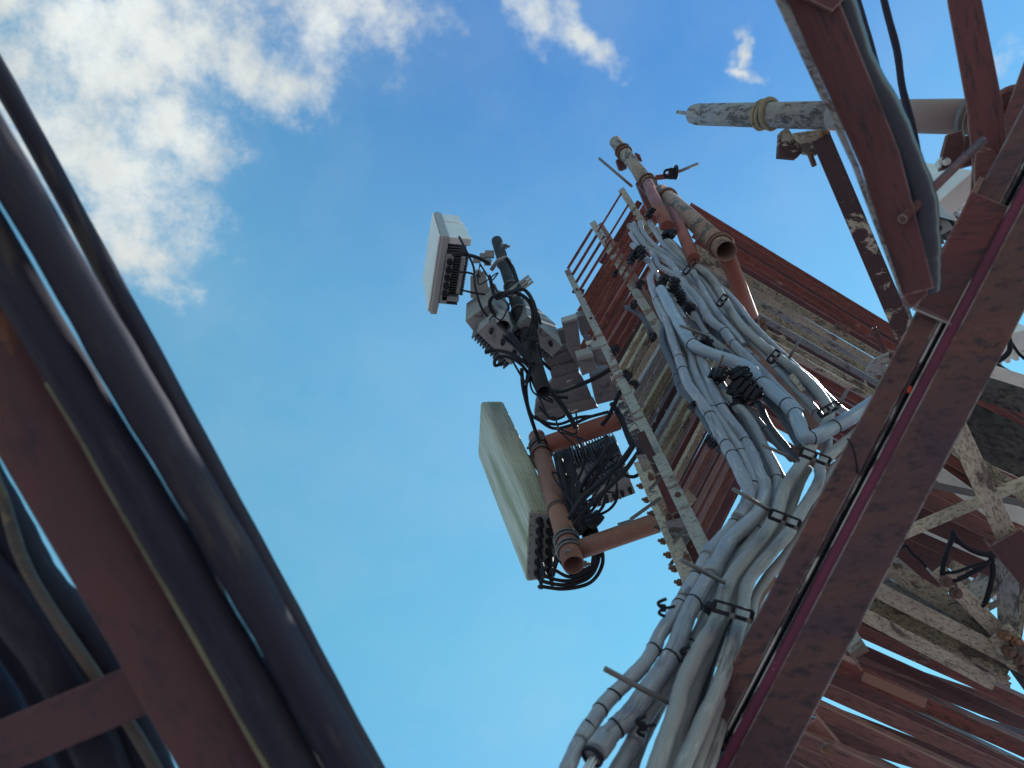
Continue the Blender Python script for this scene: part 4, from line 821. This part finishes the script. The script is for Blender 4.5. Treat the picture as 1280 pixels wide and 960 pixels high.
jj=[([(612,345,5.0),(620,372,4.8),(636,366,4.7),(655,362,4.8),(668,382,4.7),(670,410,4.7),(655,428,4.7)],.014,'thick black lead looped round the right of the dark antenna pole'),
 ([(618,395,4.8),(612,378,4.8),(622,368,4.75),(645,366,4.75),(662,378,4.75),(666,402,4.72),(656,425,4.7)],.014,'black lead circling above the open grey pipe'),
 ([(632,322,5.1),(640,334,5.1),(646,350,5.0),(650,362,4.9)],.016,'black lead curving down the right side of the pole top'),
 ([(664,378,4.8),(672,392,4.8),(676,406,4.8)],.010,'short black lead out on the right of the pole loop'),
 ([(574,296,5.0),(582,312,4.9),(592,334,4.9),(594,358,4.8),(602,385,4.8),(614,400,4.8)],.009,'thin lead dropping from the white square panel to the radio unit'),
 ([(565,318,4.9),(580,318,4.9),(597,322,5.0),(612,330,5.0)],.014,'black lead joining the white square panel to its hinge'),
 ([(572,340,4.9),(586,341,4.9),(600,346,5.0)],.008,'thin horizontal lead across the fins of the square panel'),
 ([(575,362,4.9),(592,366,4.9),(606,368,5.0)],.008,'thin lower lead across the fins of the square panel'),
 ([(606,441,4.6),(618,438,4.6),(638,442,4.55),(658,455,4.5),(672,475,4.5)],.014,'black lead sticking out left under the lowest radio unit'),
 ([(628,454,4.6),(619,457,4.55),(620,448,4.5),(634,446,4.5),(652,456,4.5),(668,478,4.5),(690,494,4.4),(710,497,4.4)],.012,'black lead making a small loop in the sky below the lowest radio unit'),
 ([(630,420,4.6),(648,436,4.6),(664,458,4.5),(680,482,4.5),(696,490,4.5),(722,482,4.6),(745,472,4.6),(762,462,4.6)],.017,'thick black lead sagging across the grey platform'),
 ([(636,416,4.55),(655,440,4.5),(672,466,4.45),(688,488,4.4),(708,514,4.4),(720,535,4.4)],.018,'thick black lead running diagonally down over the platform'),
 ([(652,460,4.7),(654,485,4.7),(660,510,4.7),(668,535,4.7),(674,552,4.8)],.014,'black lead hugging the left edge of the platform down to the brown frame'),
 ([(660,462,4.7),(658,490,4.7),(664,518,4.7),(682,528,4.6),(700,530,4.6),(722,522,4.6),(742,520,4.6)],.011,'black lead curving along the lower edge of the platform'),
 ([(668,520,4.6),(690,535,4.6),(712,532,4.6),(735,522,4.6),(760,515,4.7)],.012,'black lead just above the upper red arm'),
 ([(674,508,4.6),(690,524,4.6),(706,520,4.6)],.010,'short black lead hanging below the platform planks'),
 ([(770,560,4.2),(752,585,4.1),(735,610,4.1),(720,632,4.1),(712,648,4.15)],.017,'thick black lead sweeping from the ladder to the brown frame, upper one'),
 ([(792,556,4.1),(775,580,4.05),(752,602,4.0),(730,622,4.0),(714,645,4.05)],.019,'thick black lead sweeping from the ladder to the brown frame, middle one'),
 ([(800,562,4.1),(780,590,4.0),(758,612,3.95),(735,634,4.0),(718,655,4.05)],.015,'thick black lead sweeping from the ladder to the brown frame, lower one'),
 ([(758,545,4.2),(757,560,4.15),(748,578,4.1),(734,596,4.1),(724,615,4.1)],.015,'black lead hooking over the upper radio unit'),
 ([(700,575,4.5),(706,600,4.4),(714,625,4.35),(722,648,4.3)],.022,'black bundle lead running straight along the back of the brown upright'),
 ([(694,568,4.6),(700,595,4.5),(707,622,4.4),(716,650,4.3),(726,668,4.3)],.018,'black lead nearest the brown upright'),
 ([(712,560,4.5),(718,590,4.4),(716,620,4.3),(722,645,4.3)],.012,'slim black lead beside the grey pole behind the frame'),
 ([(748,620,4.0),(744,632,4.0),(738,640,4.0),(730,644,4.05)],.010,'left trailing lead under the lower radio unit'),
 ([(758,618,4.0),(754,632,4.0),(746,642,4.0),(734,648,4.05)],.010,'middle trailing lead under the lower radio unit'),
 ([(772,612,4.0),(770,626,4.0),(760,638,4.0),(742,646,4.05)],.009,'right trailing lead under the lower radio unit, longest of the three'),
 ([(776,588,4.1),(782,594,4.1),(792,596,4.1),(800,592,4.1)],.012,'short black lead poking out beside the lichen covered leg'),
 ([(720,545,4.4),(728,560,4.3),(730,580,4.3),(722,600,4.3)],.010,'thin lead in front of the upper radio unit'),
 ([(740,560,4.2),(746,575,4.2),(745,592,4.15),(735,605,4.1)],.010,'thin curved lead over the connectors of the upper radio unit'),
 ([(765,505,4.7),(775,520,4.6),(783,540,4.5),(790,556,4.4)],.022,'dark lead dropping behind the end of the upper red arm'),
 ([(776,488,4.6),(768,505,4.6),(760,522,4.6),(752,532,4.6)],.016,'dark lead between the platform and the pale rail')]
for pxs,r,lab in jj: jump(pxs,r,lab)
jump([(699,489,4.5),(722,480,4.6),(755,470,4.7)],.006,'thin yellowish wire over the platform','olive')
GW='thin wires tangled round the antenna poles'
rw=random.Random(21)
anch=[(600,330,5.0),(616,350,4.9),(640,372,4.8),(612,400,4.7),(650,420,4.6),(668,402,4.7),(640,450,4.6),(662,470,4.5),(690,500,4.5),(720,515,4.5),(700,540,4.5),(735,560,4.3),(760,545,4.4),(770,580,4.2),(745,620,4.1),(720,640,4.1),(690,590,4.5),(765,505,4.6),(785,545,4.3)]
for k in range(22):
    i=rw.randrange(len(anch)-3); a,b=anch[i],anch[i+rw.choice((1,2,3))]
    m=((a[0]+b[0])/2+rw.uniform(-14,14),(a[1]+b[1])/2+rw.uniform(4,20),(a[2]+b[2])/2-.08)
    m2=(lerp(a[0],b[0],.75)+rw.uniform(-10,10),lerp(a[1],b[1],.75)+rw.uniform(-4,14),b[2]-.08)
    cable('jumper_cable',[a,m,m2,b],rw.uniform(.0045,.0075),'black','thin dark wire in the tangle between the two antennas',GW,seg_=6)
GB='black leads in the bracing at the right'
for pxs,r,lab in (([(1192,668,3.0),(1184,690,3.0),(1178,712,3.0),(1182,726,3.0),(1198,724,3.0),(1222,712,3.0),(1240,700,3.0)],.016,'black lead forming the lower loop among the cream bracing'),
  ([(1178,716,2.95),(1195,715,2.95),(1215,708,2.95),(1238,702,2.95)],.010,'black lead crossing the middle of the loop in the bracing'),
  ([(1190,664,3.0),(1200,678,3.0),(1220,690,3.0),(1242,694,3.0),(1258,690,3.0)],.017,'black lead forming the upper side of the loop in the bracing'),
  ([(1238,690,3.0),(1241,712,3.0),(1238,732,3.0),(1232,752,3.0),(1226,758,3.0)],.016,'black lead hanging straight down from the loop in the bracing'),
  ([(1122,690,3.3),(1132,682,3.3),(1140,692,3.3),(1150,700,3.3),(1160,712,3.3)],.010,'small coil of dark wire beside the maroon leg'),
  ([(1248,400,2.9),(1260,420,2.9),(1262,438,2.9),(1250,450,2.9),(1240,452,2.9)],.016,'black lead looped at the right edge above the blistered beam'),
  ([(1235,446,2.8),(1255,462,2.8),(1290,480,2.8)],.014,'dark lead lying along the flaking white bar'),
  ([(1252,380,3.0),(1256,410,3.0),(1272,440,3.0),(1290,455,3.0)],.010,'slim lead falling past the pale unit at the right edge'),
  ([(1158,278,2.8),(1172,272,2.8),(1186,274,2.8),(1194,284,2.8)],.010,'dark lead arched over the small grey unit')):
    o=cable('jumper_cable',pxs,r*.62,'black',lab,GB,seg_=8)
# orange-red tag and brown loose strip
o=MB().cbox(P(1136,487,1.70),RIGHT*.012,UP*.016,FWD*.008).build('plastic_tag','redtag',None,.002); tag(o,'tiny bright red plastic tag caught in the gap of the maroon leg','tag')
o=MB(); o.tube(spline([P(1059,548,1.70),P(1066,560,1.69),P(1070,576,1.69),P(1072,592,1.70)],5),.0022,6); o=o.build('loose_wire','black'); tag(o,'thin loose wire hanging down the face of the maroon leg','wire')
t=None
mb=MB(); bar(mb,P(1026,542,2.62),P(912,404,3.5),.032,.01); o=mb.build('flat_strip','tube',None,.002); tag(o,'narrow brown flat strip running lengthwise through the middle of the cable bundle','metal strip')
mb=MB(); bar(mb,P(1004,488,2.85),P(988,468,2.95),.02,.008); o=mb.build('flat_strip','cream',None,.002); tag(o,'short cream strip between two grey cables near the red bars','metal strip')
mb=MB(); bar(mb,P(918,790,1.86),P(966,718,2.02),.03,.01); o=mb.build('flat_strip','tube',None,.002); tag(o,'bare orange brown strip between the last grey cable and the maroon leg','metal strip')
# ================================================================ world, sun, camera
sd=ray(1205,322).normalized()
SUN_EL, SUN_AZ = math.asin(sd.z), math.atan2(sd.x,sd.y)
sl=bpy.data.lights.new('sun','SUN'); sl.energy=4.2; sl.angle=math.radians(.5); sl.color=(1,.96,.90)
so=bpy.data.objects.new('sun',sl); C.objects.link(so); so.rotation_euler=sd.to_track_quat('Z','Y').to_euler()
W=bpy.data.worlds.new('World'); bpy.context.scene.world=W; W.use_nodes=True
nt=W.node_tree; L=nt.links.new; bg=nt.nodes['Background']
sky=nd(nt,'ShaderNodeTexSky'); sky.sky_type='NISHITA'; sky.sun_disc=False; sky.sun_elevation=SUN_EL; sky.sun_rotation=SUN_AZ
sky.air_density=1.0; sky.dust_density=.0; sky.ozone_density=1.0
tc=nd(nt,'ShaderNodeTexCoord'); sep=nd(nt,'ShaderNodeSeparateXYZ'); L(tc.outputs['Generated'],sep.inputs[0])
mx=nd(nt,'ShaderNodeMath',operation='MAXIMUM'); L(sep.outputs['Z'],mx.inputs[0]); mx.inputs[1].default_value=.08
def div(a):
    n=nd(nt,'ShaderNodeMath',operation='DIVIDE'); L(a,n.inputs[0]); L(mx.outputs[0],n.inputs[1]); return n.outputs[0]
cmb=nd(nt,'ShaderNodeCombineXYZ'); L(div(sep.outputs['X']),cmb.inputs[0]); L(div(sep.outputs['Y']),cmb.inputs[1])
plane=cmb.outputs[0]
def pl2(px,py): r=ray(px,py); return Vector((r.x/r.z,r.y/r.z))
# warp so the blobs get ragged outlines
def noise(scale,det,rough,vec=plane,off=(0,0,0)):
    mp=nd(nt,'ShaderNodeMapping'); mp.inputs['Location'].default_value=off; L(vec,mp.inputs[0])
    n=nd(nt,'ShaderNodeTexNoise',Scale=scale,Detail=det,Roughness=rough); L(mp.outputs[0],n.inputs['Vector']); return n
wn=noise(9,4,.6); ws=nd(nt,'ShaderNodeVectorMath',operation='SUBTRACT'); L(wn.outputs['Color'],ws.inputs[0]); ws.inputs[1].default_value=(.5,.5,.5)
wm=nd(nt,'ShaderNodeVectorMath',operation='SCALE'); L(ws.outputs[0],wm.inputs[0]); wm.inputs['Scale'].default_value=.13
wa=nd(nt,'ShaderNodeVectorMath',operation='ADD'); L(plane,wa.inputs[0]); L(wm.outputs[0],wa.inputs[1])
mask=None
def blob(px0,px1,width,gain=1.0):           # a capsule between two directions of the sky
    global mask
    a,b=pl2(*px0),pl2(*px1); c=(a+b)/2; d=b-a; ang=math.atan2(d.y,d.x); hl=d.length/2+width/F; hw=width/F
    s=nd(nt,'ShaderNodeVectorMath',operation='SUBTRACT'); L(wa.outputs[0],s.inputs[0]); s.inputs[1].default_value=(c.x,c.y,0)
    r=nd(nt,'ShaderNodeVectorRotate',rotation_type='Z_AXIS'); L(s.outputs[0],r.inputs['Vector']); r.inputs['Angle'].default_value=-ang
    m=nd(nt,'ShaderNodeVectorMath',operation='MULTIPLY'); L(r.outputs[0],m.inputs[0]); m.inputs[1].default_value=(1/hl,1/hw,0)
    l=nd(nt,'ShaderNodeVectorMath',operation='LENGTH'); L(m.outputs[0],l.inputs[0])
    k=nd(nt,'ShaderNodeMapRange'); k.inputs['From Min'].default_value=1.25; k.inputs['From Max'].default_value=.25; k.inputs['To Max'].default_value=gain; L(l.outputs['Value'],k.inputs['Value'])
    if mask is None: mask=k.outputs[0]
    else:
        x=nd(nt,'ShaderNodeMath',operation='MAXIMUM'); L(mask,x.inputs[0]); L(k.outputs[0],x.inputs[1]); mask=x.outputs[0]
for args in (((-60,50),(330,60),105),((20,120),(190,240),100),((110,220),(190,330),75),((150,150),(260,190),60),((260,60),(350,100),60),((340,20),(520,5),55,.85),((650,0),(690,45),34,.9),((690,35),(775,80),24,.9),((700,20),(730,55),30,.8),((938,40),(926,108),13,.80),((910,104),(938,112),14,.86),((1240,90),(1280,70),30,.45),((-200,-60),(200,-120),120)): blob(*args)
n1=noise(15,12,.68); n2=noise(5,7,.6,off=(3.1,1.7,0))
ad=nd(nt,'ShaderNodeMath',operation='MULTIPLY_ADD'); L(n1.outputs['Fac'],ad.inputs[0]); ad.inputs[1].default_value=2.0; ad.inputs[2].default_value=-1.0
ad2=nd(nt,'ShaderNodeMath',operation='ADD'); L(ad.outputs[0],ad2.inputs[0]); L(mask,ad2.inputs[1])
gate=nd(nt,'ShaderNodeMath',operation='MULTIPLY'); 
cl=nd(nt,'ShaderNodeMapRange'); cl.interpolation_type='SMOOTHSTEP'; cl.inputs['From Min'].default_value=.15; cl.inputs['From Max'].default_value=1.22; L(ad2.outputs[0],cl.inputs['Value'])
g2=nd(nt,'ShaderNodeMapRange'); g2.inputs['From Min'].default_value=.0; g2.inputs['From Max'].default_value=.12; L(mask,g2.inputs['Value'])
L(cl.outputs[0],gate.inputs[0]); L(g2.outputs[0],gate.inputs[1])
shade=nd(nt,'ShaderNodeMapRange'); shade.inputs['From Min'].default_value=.3; shade.inputs['From Max'].default_value=.7; shade.inputs['To Min'].default_value=.72; shade.inputs['To Max'].default_value=1.05; L(n2.outputs['Fac'],shade.inputs['Value'])
hs=nd(nt,'ShaderNodeHueSaturation'); hs.inputs['Saturation'].default_value=1.25; hs.inputs['Hue'].default_value=.485; L(sky.outputs[0],hs.inputs['Color'])
cr=nt.nodes.new('ShaderNodeValToRGB'); dkv=ray(760,-350).normalized(); dp_=nd(nt,'ShaderNodeVectorMath',operation='DOT_PRODUCT'); L(tc.outputs['Generated'],dp_.inputs[0]); dp_.inputs[1].default_value=dkv; L(dp_.outputs['Value'],cr.inputs[0])
dc=lambda x,y: ray(x,y).normalized().dot(dkv); el_=cr.color_ramp.elements
el_[0].position=.0; el_[0].color=(.74,.70,.72,1); el_[1].position=1.0; el_[1].color=(.57,.53,.59,1)
el_[1].position=dc(620,60)
for p_,c_ in ((dc(560,1400),(.80,.74,.68,1)),(dc(560,820),(.93,.885,.665,1)),(dc(500,440),(.99,.85,.68,1)),(dc(640,280),(.80,.69,.635,1))):
    q_=el_.new(p_); q_.color=c_
sm=nd(nt,'ShaderNodeVectorMath',operation='MULTIPLY'); L(hs.outputs[0],sm.inputs[0]); L(cr.outputs[0],sm.inputs[1])
sm2=nd(nt,'ShaderNodeVectorMath',operation='SCALE'); L(sm.outputs[0],sm2.inputs[0]); sm2.inputs['Scale'].default_value=2.0
cc=nd(nt,'ShaderNodeVectorMath',operation='SCALE'); cc.inputs[0].default_value=(4.9,5.15,5.05); L(shade.outputs[0],cc.inputs['Scale'])
mixn=nt.nodes.new('ShaderNodeMix'); mixn.data_type='RGBA'; L(gate.outputs[0],mixn.inputs[0]); hz_=noise(3.2,6,.6,off=(7.3,2.2,0)); hm=nd(nt,'ShaderNodeMapRange'); hm.inputs['From Min'].default_value=.42; hm.inputs['From Max'].default_value=.85; hm.inputs['To Max'].default_value=.22; L(hz_.outputs['Fac'],hm.inputs['Value'])
hx=nt.nodes.new('ShaderNodeMix'); hx.data_type='RGBA'; L(hm.outputs[0],hx.inputs[0]); L(sm2.outputs[0],hx.inputs[6]); hx.inputs[7].default_value=(3.2,3.9,4.6,1)
L(hx.outputs[2],mixn.inputs[6]); L(cc.outputs[0],mixn.inputs[7])
L(mixn.outputs[2],bg.inputs['Color']); bg.inputs['Strength'].default_value=.10
cam=bpy.data.cameras.new('camera'); co=bpy.data.objects.new('camera',cam); C.objects.link(co)
cam.sensor_width=36; cam.lens=36*F/1280; cam.clip_start=.02; cam.clip_end=6000
co.matrix_world=Matrix(((RIGHT.x,UP.x,-FWD.x,CAM.x),(RIGHT.y,UP.y,-FWD.y,CAM.y),(RIGHT.z,UP.z,-FWD.z,CAM.z),(0,0,0,1)))
cam.dof.use_dof=True; cam.dof.focus_distance=3.6; cam.dof.aperture_fstop=3.6
sc=bpy.context.scene; sc.camera=co
sc.view_settings.view_transform='Standard'; sc.view_settings.look='None'; sc.view_settings.exposure=.8; sc.view_settings.gamma=1
